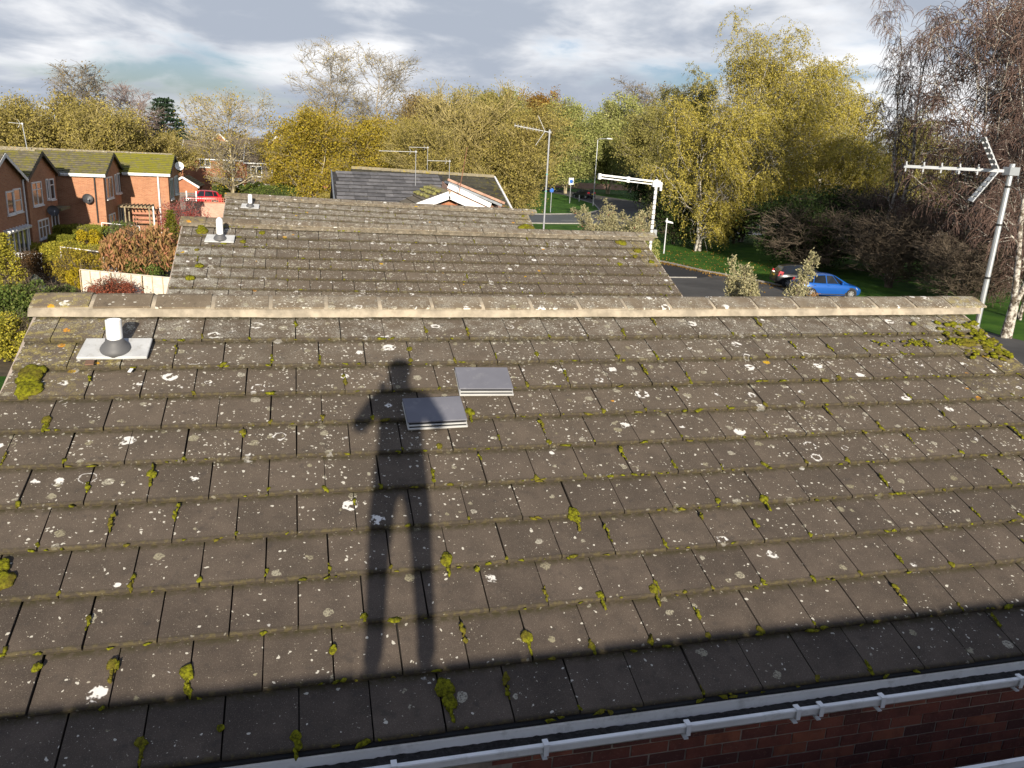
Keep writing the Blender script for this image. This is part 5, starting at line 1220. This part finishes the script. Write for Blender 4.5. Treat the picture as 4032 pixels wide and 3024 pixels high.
shrub('yellow_shrub', -11.5, 46.2, 1.65, 1.35, 'upright golden-brown shrub in the left garden', L_yellow, 9000, 0.10, 73, GS)
shrub('yellow_shrub', -10.9, 44.4, 1.25, 0.85, 'vivid yellow low shrub below the golden-brown one', L_bright, 5500, 0.09, 74, GS)
shrub('yellow_shrub', -12.2, 52.4, 1.0, 0.45, 'bright yellow bush at the right end of the yellow hedge', L_bright, 2500, 0.09, 87, GS)
shrub('copper_shrub', -13.8, 46.8, 1.35, 1.2, 'dark copper-brown dome shrub in the left garden', L_copper, 7000, 0.08, 75, GS)
shrub('glaucous_shrub', -12.6, 43.4, 0.75, 0.45, 'blue-grey ball shrub beside the dark copper dome', L_glauc, 2500, 0.06, 76, GS)
conifer('golden_conifer', -13.5, 42.3, 2.9, 0.95, 0.1, 'golden feathery conifer at the left picture edge', L_ygreen, B_dark, 16, 7000, 0.11, 0.5, 77, 'conifer', GS)
shrub('leafy_shrub', -11.2, 36.2, 1.75, 1.25, 'dark green red-tipped shrub left of the nearest ridge', L_laurel, 9000, 0.11, 78, GS)
shrub('yellow_shrub', -9.6, 30.2, 1.55, 1.05, 'yellow-green shrub beside the nearest roof left verge', L_ygreen, 9000, 0.09, 79, GS)
shrub('leafy_shrub', -7.2, 22.5, 1.3, 1.1, 'low green shrub at the left picture edge below verge', L_ygreen, 7000, 0.08, 88, GS)
shrub('red_acer', -8.7, 40.3, 1.05, 1.25, 'low spreading rust-red maple before the pale fence', L_acer, 9000, 0.07, 80, GS, ry=0.8)
shrub('leafy_shrub', -10.3, 39.0, 1.05, 0.95, 'light green shrub left of the rust-red maple', L_laurel, 6000, 0.09, 81, GS)
shrub('leafy_shrub', -10.7, 55.5, 2.6, 1.25, 'dense grey-green shrub above the copper-pink one', L_laurel, 8000, 0.11, 82, GS)
conifer('green_conifer', -7.3, 50.3, 3.5, 0.75, 0.1, 'pointed green conifer beside the second roof', L_conif, B_dark, 18, 8000, 0.10, 0.9, 83, 'conifer', GS)
shrub('red_shrub', -8.0, 62, 3.2, 2.2, 'sparse red-leaved shrub in front of the pink wall', L_red, 5000, 0.10, 84, GS, bark=B_pink)
shrub('red_shrub', -6.2, 57, 2.9, 0.9, 'narrow red-leaved shrub right of the pointed conifer', L_red, 3000, 0.10, 85, GS, bark=B_pink)
shrub('yellow_shrub', -13.2, 57.0, 1.9, 0.8, 'yellow variegated bush right of the clipped hedge', L_bright, 3500, 0.10, 86, GS)
# right of the roofs
def sprays(name, x, y, H, Rr, label, lm, nst, ls, seed, red=None):
    """tall many-stemmed shrub with feathery leaf sprays"""
    rg = np.random.default_rng(seed); t = empty(name, (x, y, 0), label, 'shrub')
    P0, R0 = stems(rg, nst, H, 0.028, 0.16 * Rr, 8, 0.2, (0.72, 1.0))
    P1, R1 = spawn(rg, P0, R0, 16, 0.45, lambda q, pi: 0.55 * Rr * (1.15 - q), 5, (45, 75), (0, 0, 0.6), 0.12, 0.1, 0.5, rmin=0.006)
    V, Q = tubes([(P0, R0, 5), (P1, R1, 3)]); obj_me('stems', mesh_np(name + '_stems', V, Q), B_pink, t)
    site = P1[:, 1:].reshape(-1, 3); C = np.repeat(site, 14, 0) + rg.normal(0, 0.08, (len(site) * 14, 3))
    V, Q = leaf_quads(rg, C, ls, ls * 0.4, (0, -0.5, 0.5)); obj_me('foliage', mesh_np(name + '_foliage', V, Q), lm, t)
    if red is not None:
        C = site[rg.integers(0, len(site), 260)] + rg.normal(0, 0.08, (260, 3)); V, Q = leaf_quads(rg, C, 0.11, 0.08); obj_me('red_leaves', mesh_np(name + '_red', V, Q), red, t)
    return t
sprays('feathery_shrub', 15.9, 25, 4.7, 1.7, 'pale yellow feathery shrub rising above nearest ridge by the cars', L_pale, 13, 0.12, 91)
sprays('feathery_shrub', 17.1, 24.6, 3.7, 0.9, 'small reddish-stemmed shrub in front of the blue car', L_photinia, 6, 0.10, 92)
sprays('berry_shrub', 17.6, 45, 5.0, 2.6, 'pale-leaved shrub with red tips above the second ridge', L_pale, 22, 0.13, 93, L_red)
shrub('leafy_shrub', 19.5, 45.5, 4.0, 1.5, 'green climber bush at the foot of white wrapped aerial', L_green, 9000, 0.12, 94, None)
# fallen leaves along the court edge
rg = np.random.default_rng(5); C = []
for a, b in zip(edge[:-1], edge[1:]):
    n = 500; s = rg.uniform(0, 1, (n, 1)); C.append(np.array(a)[None] * (1 - s) + np.array(b)[None] * s + rg.normal(0, 0.35, (n, 2)))
C = np.concatenate(C); C = np.concatenate([C, rg.uniform((27, 44), (36, 66), (900, 2))]); C = np.c_[C, np.full(len(C), 0.03)]
V, Q = leaf_quads(rg, C, 0.12, 0.10, (0, 0, 3)); tag(obj_me('fallen_leaves', mesh_np('fallen_leaves', V, Q), L_orange), 'fallen leaves along the edge of the parking court', 'fallen leaves', kind='stuff')
# ------------------------------------------------------------------ vehicles
def paint(name, c):
    m, nt, b, _ = new_mat(name); setin(nt, b, 'Base Color', c); setin(nt, b, 'Roughness', 0.28); b.inputs['Metallic'].default_value = 0.25
    b.inputs['Coat Weight'].default_value = 0.6; b.inputs['Coat Roughness'].default_value = 0.08
    return m
M_tyre = plain('tyre', (0.018, 0.018, 0.018), 0.85); M_rim = plain('alloy_rim', (0.55, 0.56, 0.58), 0.3, 0.5)
M_cglass = plain('car_glass', (0.012, 0.015, 0.018), 0.06, var=0.1, spec=0.9); M_lampr = plain('tail_lamp', (0.42, 0.02, 0.03), 0.2)
M_lampw = plain('head_lamp', (0.6, 0.62, 0.65), 0.15); M_platey = plain('yellow_plate', (0.62, 0.42, 0.03), 0.5); M_platew = plain('white_plate', (0.6, 0.6, 0.58), 0.5); M_trim = plain('black_trim', (0.02, 0.02, 0.022), 0.5)
def car(loc, rz, mat, label, group, s=1.0, tall=1.0):
    t = empty('parked_car' if group == 'parked cars' else 'moving_car', loc, label, 'car', group, rz); t.scale = (s, s, s * tall)
    def part(name, V, F, mt, sm=True, par=None, sub=0):
        me = bpy.data.meshes.new(name); me.from_pydata(V, [], F)
        bm = bmesh.new(); bm.from_mesh(me); bmesh.ops.recalc_face_normals(bm, faces=bm.faces); bm.to_mesh(me); bm.free()
        if sm: me.polygons.foreach_set('use_smooth', np.ones(len(me.polygons), bool)); me.set_sharp_from_angle(angle=R(38))
        o = obj_me(name, me, mt, par or t)
        return o
    # stations: x, half width sill, half width waist, z sill, z waist, z shoulder, z top centre
    S = [(-2.10, 0.66, 0.70, 0.42, 0.55, 0.66, 0.68), (-2.04, 0.74, 0.80, 0.30, 0.58, 0.84, 0.88), (-1.85, 0.80, 0.87, 0.22, 0.60, 0.95, 0.99), (-1.30, 0.84, 0.89, 0.19, 0.60, 0.95, 1.0), (-0.4, 0.85, 0.89, 0.18, 0.60, 0.92, 0.97), (0.6, 0.85, 0.89, 0.18, 0.60, 0.89, 0.95), (1.1, 0.84, 0.88, 0.19, 0.59, 0.86, 0.93), (1.55, 0.81, 0.86, 0.20, 0.56, 0.79, 0.86), (1.90, 0.74, 0.79, 0.23, 0.50, 0.68, 0.75), (2.08, 0.62, 0.66, 0.30, 0.44, 0.58, 0.62), (2.14, 0.50, 0.54, 0.38, 0.44, 0.50, 0.52)]
    V, F = [], []
    for x, ws, ww, zs, zw, zsh, zt in S:
        half = [(ws, zs), (ww, (zs + zw) / 2 + 0.05), (ww, zw + 0.05), (ww * 0.975, zsh - 0.05), (ww * 0.93, zsh), (ww * 0.5, zt - 0.005)]
        V += [(x, -y, z) for y, z in half] + [(x, 0, zt)] + [(x, y, z) for y, z in reversed(half)]
    n = 13
    for i in range(len(S) - 1):
        for j in range(n): F.append((i * n + j, i * n + (j + 1) % n, (i + 1) * n + (j + 1) % n, (i + 1) * n + j))
    F += [tuple(range(n - 1, -1, -1)), tuple((len(S) - 1) * n + j for j in range(n))]
    body = part('body', V, F, mat)
    # cabin: stations x at base, x at roof
    B = [(-1.92, -1.62), (-1.25, -1.15), (-0.35, -0.4), (0.45, 0.05), (1.18, 0.32)]
    rz_ = [1.34, 1.43, 1.475, 1.455, 1.40]; wb = [0.76, 0.83, 0.84, 0.83, 0.76]; wt = [0.52, 0.58, 0.61, 0.60, 0.55]
    V, F = [], []
    for (xb, xt), z, a, b_ in zip(B, rz_, wb, wt):
        V += [(xb, -a, 0.90), (xt, -b_, z - 0.03), (xt, -b_ * 0.85, z), (xt, 0, z + 0.025), (xt, b_ * 0.85, z), (xt, b_, z - 0.03), (xb, a, 0.90)]
    n = 7
    for i in range(len(B) - 1):
        for j in range(n - 1): F.append((i * n + j, i * n + j + 1, (i + 1) * n + j + 1, (i + 1) * n + j))
    F += [tuple(range(n)), tuple((len(B) - 1) * n + j for j in range(n))]
    part('cabin', V, F, mat)
    def lerp(a, b, f): return [a[k] + (b[k] - a[k]) * f for k in range(3)]
    def pane(name, A, Bq, Cq, D, inset=0.10, off=0.006):
        P = [Vector(q) for q in (A, Bq, Cq, D)]; c = sum(P, Vector()) / 4; nr = (P[1] - P[0]).cross(P[3] - P[0]).normalized()
        if nr.dot(c - Vector((0, 0, 0.9))) < 0: nr = -nr
        P = [q + (c - q) * inset + nr * off for q in P]
        part(name, [tuple(q) for q in P] + [tuple(q - nr * 0.012) for q in P], [(0, 1, 2, 3), (7, 6, 5, 4), (0, 4, 5, 1), (1, 5, 6, 2), (2, 6, 7, 3), (3, 7, 4, 0)], M_cglass, False)
    pt = lambda i, sgn, top: (B[i][1], sgn * wt[i], rz_[i] - 0.03) if top else (B[i][0], sgn * wb[i], 0.90)
    pane('windscreen', pt(4, -1, 0), pt(4, 1, 0), pt(4, 1, 1), pt(4, -1, 1), 0.08)
    pane('rear_window', pt(0, -1, 0), pt(0, 1, 0), pt(0, 1, 1), pt(0, -1, 1), 0.12)
    for sg in (-1, 1):
        for a, b_ in ((0, 1), (1, 2), (2, 3), (3, 4)):
            if a == 0: A = [lerp(pt(0, sg, 0), pt(1, sg, 0), 0.35), pt(1, sg, 0), pt(1, sg, 1), lerp(pt(0, sg, 1), pt(1, sg, 1), 0.35)]
            elif a == 3: A = [pt(3, sg, 0), lerp(pt(3, sg, 0), pt(4, sg, 0), 0.72), lerp(pt(3, sg, 1), pt(4, sg, 1), 0.6), pt(3, sg, 1)]
            else: A = [pt(a, sg, 0), pt(b_, sg, 0), pt(b_, sg, 1), pt(a, sg, 1)]
            pane('side_window', *A, inset=0.09, off=0.008)
        m = MB(); m.box((0.62, sg * 0.97, 0.98), (0.12, 0.18, 0.12)); part('wing_mirror', m.v, m.f, mat)
        m = MB(); m.hexa([(-2.03, sg * 0.62, 0.72), (-2.03, sg * 0.815, 0.74), (-1.72, sg * 0.885, 0.84), (-1.95, sg * 0.62, 0.80), (-1.93, sg * 0.62, 1.08), (-1.90, sg * 0.80, 1.08), (-1.66, sg * 0.855, 1.02), (-1.85, sg * 0.62, 1.05)]); part('tail_light', m.v, m.f, M_lampr)
        m = MB(); m.hexa([(1.72, sg * 0.845, 0.58), (2.03, sg * 0.69, 0.52), (2.11, sg * 0.50, 0.50), (1.8, sg * 0.5, 0.55), (1.62, sg * 0.835, 0.72), (1.93, sg * 0.70, 0.66), (2.04, sg * 0.52, 0.60), (1.8, sg * 0.55, 0.7)]); part('headlight', m.v, m.f, M_lampw)
        for z_, x_ in ((0.80, -0.25), (0.80, -1.15)):
            m = MB(); m.box((x_, sg * 0.888, z_), (0.17, 0.03, 0.03)); part('door_handle', m.v, m.f, mat, False)
        m = MB(); m.box((-0.2, sg * 0.872, 0.25), (2.3, 0.04, 0.06)); part('sill_trim', m.v, m.f, M_trim, False)
        for xw in (-1.30, 1.32):
            m = MB(); m.lathe([(0.395, 0.0), (0.395, 0.02), (0.30, 0.022), (0.30, 0.0)], (xw, sg * 0.874, 0.315), 28, 'Y'); part('wheel_arch', m.v, m.f, M_trim)
            m = MB(); m.lathe([(0.20, -0.10), (0.30, -0.10), (0.318, -0.07), (0.318, 0.07), (0.30, 0.10), (0.215, 0.10)], (xw, sg * 0.80, 0.315), 28, 'Y'); wh = part('wheel', m.v, m.f, M_tyre)
            m = MB(); m.lathe([(0.215, 0.085), (0.205, 0.10), (0.19, 0.10), (0.185, 0.07)] if sg > 0 else [(0.185, -0.07), (0.19, -0.10), (0.205, -0.10), (0.215, -0.085)], (xw, sg * 0.80, 0.315), 24, 'Y')
            for q in range(9):
                a = q * 2 * math.pi / 9; m.bar((xw, sg * 0.895, 0.315), (xw + 0.195 * math.cos(a), sg * 0.895, 0.315 + 0.195 * math.sin(a)), 0.035, 0.02, (0, 1, 0))
            part('rim', m.v, m.f, M_rim, False, wh)
    m = MB(); m.box((-2.11, 0, 0.78), (0.02, 0.52, 0.11)); part('number_plate', m.v, m.f, M_platey, False)
    m = MB(); m.box((2.15, 0, 0.42), (0.02, 0.52, 0.11)); part('number_plate', m.v, m.f, M_platew, False)
    m = MB(); m.box((-2.07, 0, 0.40), (0.09, 1.2, 0.12)); part('bumper_insert', m.v, m.f, M_trim, False)
    return t
P_blue = paint('blue_paint', (0.010, 0.10, 0.42)); P_black = paint('black_paint', (0.012, 0.013, 0.016)); P_red = paint('red_paint', (0.55, 0.015, 0.025)); P_wh = paint('white_car_paint', (0.6, 0.6, 0.6))
car((31.2, 43.2, 0), R(-9), P_blue, 'bright blue hatchback parked at the edge of the grass', 'parked cars', 0.95)
car((31.9, 46.6, 0), R(-14), P_black, 'black hatchback parked behind the blue one', 'parked cars', 0.98)
car((-10.8, 97, 0.25), R(184), P_red, 'red hatchback parked behind the terracotta trellis', 'parked cars', 1.1, 1.04)
car((-13.3, 103.5, 0.22), R(182), P_wh, 'white car half hidden behind the far hedge', 'parked cars', 1.0)
car((49.6, 142.5, 0), R(118), P_black, 'black car driving away on the far side road', 'cars on the road', 1.06, 1.1)

# ------------------------------------------------------------------ street furniture
t = empty('street_lamp', (44.3, 122.4, 0), 'tall slim street lamp with horizontal arm beside side road', 'street lamp')
MB().tube([(44.3, 122.4, 0), (44.3, 122.4, 1.3)], 0.11, 10).build('base', M_alu, t, smooth=True)
MB().tube([(44.3, 122.4, 1.3), (44.3, 122.4, 9.95), (44.5, 122.4, 10.1), (45.9, 122.4, 10.2)], [0.08, 0.055, 0.05, 0.045], 10).build('column', M_alu, t, smooth=True)
MB().hexa([(45.8, 122.25, 10.14), (46.7, 122.3, 10.16), (46.7, 122.5, 10.16), (45.8, 122.55, 10.14), (45.8, 122.3, 10.3), (46.6, 122.33, 10.24), (46.6, 122.47, 10.24), (45.8, 122.5, 10.3)]).build('lantern', M_white, t)
t = empty('street_lamp', (29.5, 63.2, 0), 'short grey lamp post with angled white head on the grass', 'street lamp')
MB().tube([(29.5, 63.2, 0), (29.5, 63.2, 2.6)], [0.075, 0.05], 10).build('column', M_alu, t, smooth=True)
MB().hexa([(29.38, 63.1, 2.6), (30.05, 63.1, 2.5), (30.05, 63.3, 2.5), (29.38, 63.3, 2.6), (29.38, 63.12, 2.78), (30.0, 63.12, 2.62), (30.0, 63.28, 2.62), (29.38, 63.28, 2.78)]).build('lantern', M_white, t)
MB().lathe([(0.05, 2.76), (0.05, 2.9), (0.02, 2.93)], (29.5, 63.2, 0), 8).build('photocell', M_white, t)
M_blue = plain('sign_blue', (0.02, 0.13, 0.50), 0.4)
t = empty('road_sign', (42.0, 127.2, 0), 'blue and white road sign on a grey post by the side road', 'road sign')
MB().tube([(42.0, 127.2, 0), (42.0, 127.2, 3.9)], 0.06, 8).build('post', M_alu, t)
MB().bb((41.6, 127.08, 2.95), (42.4, 127.12, 4.0)).build('sign_plate', M_white, t)
MB().lathe([(0.30, 0), (0.30, 0.03), (0.0, 0.031)], (42.0, 127.04, 3.45), 20, 'Y').build('sign_disc', M_blue, t)
t = empty('road_sign', (32.4, 106.1, 0), 'small blue sign on thin post left of the grass triangle', 'road sign')
MB().tube([(32.4, 106.1, 0), (32.4, 106.1, 3.0)], 0.05, 8).build('post', M_alu, t)
MB().lathe([(0.30, 0), (0.30, 0.03), (0.0, 0.031)], (32.4, 106.02, 2.9), 8, 'Y').build('sign_disc', M_blue, t)
t = empty('bollard', (45.4, 132.5, 0), 'short grey bollard behind the black driving car', 'bollard')
MB().lathe([(0.09, 0), (0.09, 1.0), (0.06, 1.08), (0.0, 1.1)], (45.4, 132.5, 0), 10).build('shaft', M_alu, t)
t = empty('garden_wall', (66, 181, 0), 'pale low stone wall along the far road edge', 'wall')
MB().bb((54, 184, 0), (80, 184.5, 1.3)).build('stonework', M_brickP, t)

# ------------------------------------------------------------------ television aerials
def aerial(base, top, label, boom, blen, ne, el, mast_r=0.02, refl=True, tapes=(), col_=None, rs=1.0, elem_vert=False):
    t = empty('tv_aerial', base, label, 'aerial'); b = Vector(base); tp = Vector(top); bd = Vector(boom).normalized(); mt = col_ or M_alu
    MB().tube([b, tp + Vector((0, 0, 0.07))], mast_r, 10).build('mast', mt, t, smooth=True)
    for f, mm in tapes: c = b.lerp(tp, f); MB().tube([c, c + (tp - b).normalized() * 0.022], mast_r + 0.003, 10).build('tape_band', mm, t)
    MB().box(tp, (0.09 * rs, 0.07 * rs, 0.06 * rs)).build('clamp', mt, t)
    s = tp - bd * 0.05; e = tp + bd * blen
    MB().bar(s, e, 0.022 * rs, 0.022 * rs).build('boom', mt, t)
    side = bd.cross(Vector((0, 0, 1))).normalized(); ed = Vector((0, 0, 1)) if elem_vert else side
    for k in range(ne):
        c = tp + bd * (blen * (0.30 + 0.68 * k / max(1, ne - 1)))
        MB().bar(c - ed * el / 2, c + ed * el / 2, 0.010 * rs, 0.010 * rs, bd).build('director', mt, t)
        if elem_vert: MB().bar(c - side * el / 2 + Vector((0, 0, 0.02)), c + side * el / 2 + Vector((0, 0, 0.02)), 0.010 * rs, 0.010 * rs).build('director', mt, t)
    if refl:
        o = tp + bd * (blen * 0.13)
        for sg in (1, -1):
            d = (bd * 0.5 + Vector((0, 0, sg * 0.87))).normalized(); L = refl
            for q in (-1, 1): MB().bar(o + side * q * 0.11 * rs, o + side * q * 0.11 * rs + d * L, 0.014 * rs, 0.008 * rs, side).build('reflector_rail', mt, t)
            for k in range(6):
                c = o + d * (L * (0.12 + 0.86 * k / 5)); MB().bar(c - side * 0.15 * rs, c + side * 0.15 * rs, 0.030 * rs, 0.008 * rs, d.cross(side)).build('reflector_bar', mt, t)
    return t
aerial((6.72, 6.75, 4.2), (6.76, 6.75, 7.74), 'large near aerial on grey mast at right, boom pointing left', (-0.80, 0.60, 0.0), 0.96, 5, 0.10, 0.026, 0.34, ((0.55, M_blacktape), (0.70, M_blacktape), (0.85, M_blacktape), (0.955, M_blacktape)), M_alu, 1.3, True)
aerial((6.72, 22.6, 4.0), (6.74, 22.6, 8.25), 'tall thin aerial with ribbed boom and teal tape in the middle', (-0.96, 0.285, 0.14), 1.0, 9, 0.10, 0.026, 0.45, ((0.62, M_teal), (0.73, M_teal)), M_aerial, 0.9, True)
for k, (x, y, z0, z1, lab, bl) in enumerate([(4.12, 30.9, 6.0, 7.50, 'thin aerial on the slate roof of gabled house', 1.35), (5.86, 33.6, 6.4, 7.18, 'short aerial right of the slate roof one', 0.9), (5.9, 40, 6.3, 7.66, 'tall faint aerial with box end behind the gabled house', 0.9), (7.7, 40.2, 6.2, 8.3, 'highest aerial behind the gabled house', 1.0)][:3]):
    aerial((x, y, z0), (x, y, z1), lab, (-0.98, 0.15, -0.02), bl, 9, 0.05, 0.014, 0.12, (), M_aerial, 0.8)
aerial((-26.0 + 6.5, 58.4, 6.2), (-19.5, 58.4, 7.5), 'pale aerial on the terrace roof at far left', (1, -0.1, 0), 0.9, 6, 0.3, 0.02, 0.3, (), M_alu, 1.3)
aerial((-18.3, 64.5, 6.0), (-18.45, 64.5, 7.9), 'slanting aerial mast on the terrace ridge behind sunlit house', (-1, -0.3, 0.05), 0.8, 5, 0.35, 0.03, 0.3, (), M_alu, 1.4)
# leaning bare cane by the gable
MB().tube([(4.95, 27.0, 5.6), (5.05, 27.0, 6.3), (5.3, 27.1, 7.75)], [0.02, 0.016, 0.010], 6).build('rusty_pole', plain('rust', (0.22, 0.10, 0.06), 0.9), None, (4.95, 27.0, 5.6))
tag(bpy.data.objects['rusty_pole'], 'thin rusty leaning pole in front of the white gable', 'pole')
# aerial in white tape wrapping on the second house
t = empty('tv_aerial', (6.70, 15.0, 4.2), 'white wrapped aerial like an upturned L above second roof', 'aerial')
MB().tube([(6.69, 15.0, 4.2), (6.70, 15.0, 7.30)], 0.030, 10).build('mast', M_white, t, smooth=True)
for k in range(12): MB().tube([(6.695, 15.0, 6.05 + k * 0.095), (6.695, 15.0, 6.065 + k * 0.095)], 0.033, 10).build('tape_band', M_blacktape, t)
MB().bar((5.68, 15.47, 7.33), (6.76, 14.98, 7.255), 0.035, 0.035).build('boom', M_white, t)
MB().bar((5.68, 15.47, 7.275), (6.72, 15.0, 7.20), 0.022, 0.022).build('lower_boom', M_white, t)
for x in (5.69, 6.20): MB().box((x, 15.466 - (x - 5.69) * 0.45, 7.30 - (x - 5.69) * 0.06), (0.05, 0.06, 0.11)).build('end_block', M_white, t)
MB().box((6.70, 15.0, 7.22), (0.15, 0.07, 0.12)).build('clamp', M_white, t)
MB().box((6.80, 15.0, 7.17), (0.035, 0.05, 0.16)).build('tail_piece', M_white, t)
MB().box((6.755, 14.97, 6.28), (0.06, 0.05, 0.12)).build('junction_box', M_alu, t)

# ------------------------------------------------------------------ the photographer (behind the lens, casts the shadow)
def skin(name, verts, edges, rad, material, par, root=0, sub=2):
    me = bpy.data.meshes.new(name); me.from_pydata(verts, edges, []); o = obj_me(name, me, material, par)
    md = o.modifiers.new('skin', 'SKIN'); md.use_smooth_shade = True
    for i, r in enumerate(rad):
        s = me.skin_vertices[0].data[i]; s.radius = (r, r) if not isinstance(r, tuple) else r; s.use_root = (i == root)
    sb = o.modifiers.new('sub', 'SUBSURF'); sb.levels = sub; sb.render_levels = sub
    return o
M_cloth = plain('dark_workwear', (0.04, 0.045, 0.06), 0.9); M_skin = plain('skin', (0.45, 0.28, 0.20), 0.6); M_hair = plain('dark_cap', (0.03, 0.03, 0.03), 0.8)
pb = (-0.03, -0.50, 6.30)
pp = empty('person', pb, 'person in dark workwear on the ridge taking the photo, seen only as shadow', 'person')
hx = 0.0
verts = [(0, 0, 0.88), (0, 0.0, 1.05), (0, -0.01, 1.22), (0, -0.01, 1.36), (0, 0.01, 1.45), (0, 0.03, 1.53), (0, 0.04, 1.60),      # pelvis..head 0-6
         (-0.10, 0, 0.84), (-0.125, 0.02, 0.46), (-0.135, -0.01, 0.05), (-0.135, 0.12, 0.0),        # left leg 7-10
         (0.10, 0, 0.84), (0.13, 0.02, 0.46), (0.14, -0.01, 0.05), (0.14, 0.12, 0.0),               # right leg 11-14
         (-0.17, 0.0, 1.36), (-0.29, 0.08, 1.15), (-0.11, 0.36, 1.30), (-0.07, 0.41, 1.33),         # left arm 15-18
         (0.17, 0.0, 1.36), (0.29, 0.08, 1.15), (0.13, 0.36, 1.30), (0.10, 0.41, 1.33)]             # right arm 19-22
edges_ = [(0, 1), (1, 2), (2, 3), (3, 4), (4, 5), (5, 6), (0, 7), (7, 8), (8, 9), (9, 10), (0, 11), (11, 12), (12, 13), (13, 14), (3, 15), (15, 16), (16, 17), (17, 18), (3, 19), (19, 20), (20, 21), (21, 22)]
rad = [(0.17, 0.12), (0.165, 0.12), (0.175, 0.12), (0.15, 0.10), 0.065, (0.075, 0.09), (0.07, 0.085), 0.10, 0.072, 0.055, 0.05, 0.10, 0.072, 0.055, 0.05, 0.075, 0.062, 0.042, 0.034, 0.075, 0.062, 0.042, 0.034]
skin('body', verts, edges_, rad, M_cloth, pp)
V, F = ICO3
hd = V * np.array((0.078, 0.098, 0.125)); hd[:, 1] += np.where((V[:, 1] > 0.9), 0.02, 0) ; hd[:, 1] += 0.018 * np.exp(-((V[:, 0] / 0.18) ** 2 + ((V[:, 2] + 0.1) / 0.22) ** 2)) * (V[:, 1] > 0)
o = obj_me('head', mesh_np('head', hd + np.array((0, 0.05, 1.555)), None, F, True), M_skin, pp)
cp = V[V[:, 2] > -2] * np.array((0.092, 0.112, 0.095)); cp[:, 2] = np.maximum(cp[:, 2], 0.0)
obj_me('cap', mesh_np('cap', cp + np.array((0, 0.045, 1.585)), None, F, True), M_hair, pp)
m = MB(); m.hexa([(-0.075, 0.12, 1.585), (0.075, 0.12, 1.585), (0.055, 0.22, 1.570), (-0.055, 0.22, 1.570), (-0.075, 0.12, 1.597), (0.075, 0.12, 1.597), (0.055, 0.22, 1.580), (-0.055, 0.22, 1.580)])
me = bpy.data.meshes.new('cap_peak'); me.from_pydata(m.v, [], m.f); obj_me('cap_peak', me, M_hair, pp)
for sg in (-1, 1):
    bx, by, bz = 0.085 * sg, 0.42, 1.335
    vs = [(bx + 0.01 * sg, by, bz - 0.005), (bx, by + 0.035, bz)]; es = [(0, 1)]; rr = [0.034, 0.036]
    for k in range(4):
        b0 = len(vs); z = bz + 0.028 - k * 0.019
        vs += [(bx - 0.004 * sg, by + 0.058, z), (bx - 0.02 * sg, by + 0.068, z), (bx - 0.040 * sg, by + 0.062, z - 0.002)]; es += [(1, b0), (b0, b0 + 1), (b0 + 1, b0 + 2)]; rr += [0.0095, 0.009, 0.008 - 0.0006 * k]
    b0 = len(vs); vs += [(bx - 0.012 * sg, by + 0.005, bz + 0.022), (bx - 0.038 * sg, by + 0.022, bz + 0.018)]; es += [(0, b0), (b0, b0 + 1)]; rr += [0.011, 0.009]
    skin('hand', vs, es, rr, M_skin, pp, 0, 1)
    m = MB(); m.lathe([(0.012, -0.02), (0.03, 0), (0.02, 0.02)], (0, 0, 0), 10); 
ph = MB(); ph.box((0.0, -0.030, 7.70), (0.150, 0.009, 0.074)); o = ph.build('mobile_phone', M_trim, None, (0, -0.03, 7.70), bevel=0.004)
tag(o, 'dark mobile phone held up by the photographer behind the view', 'phone')
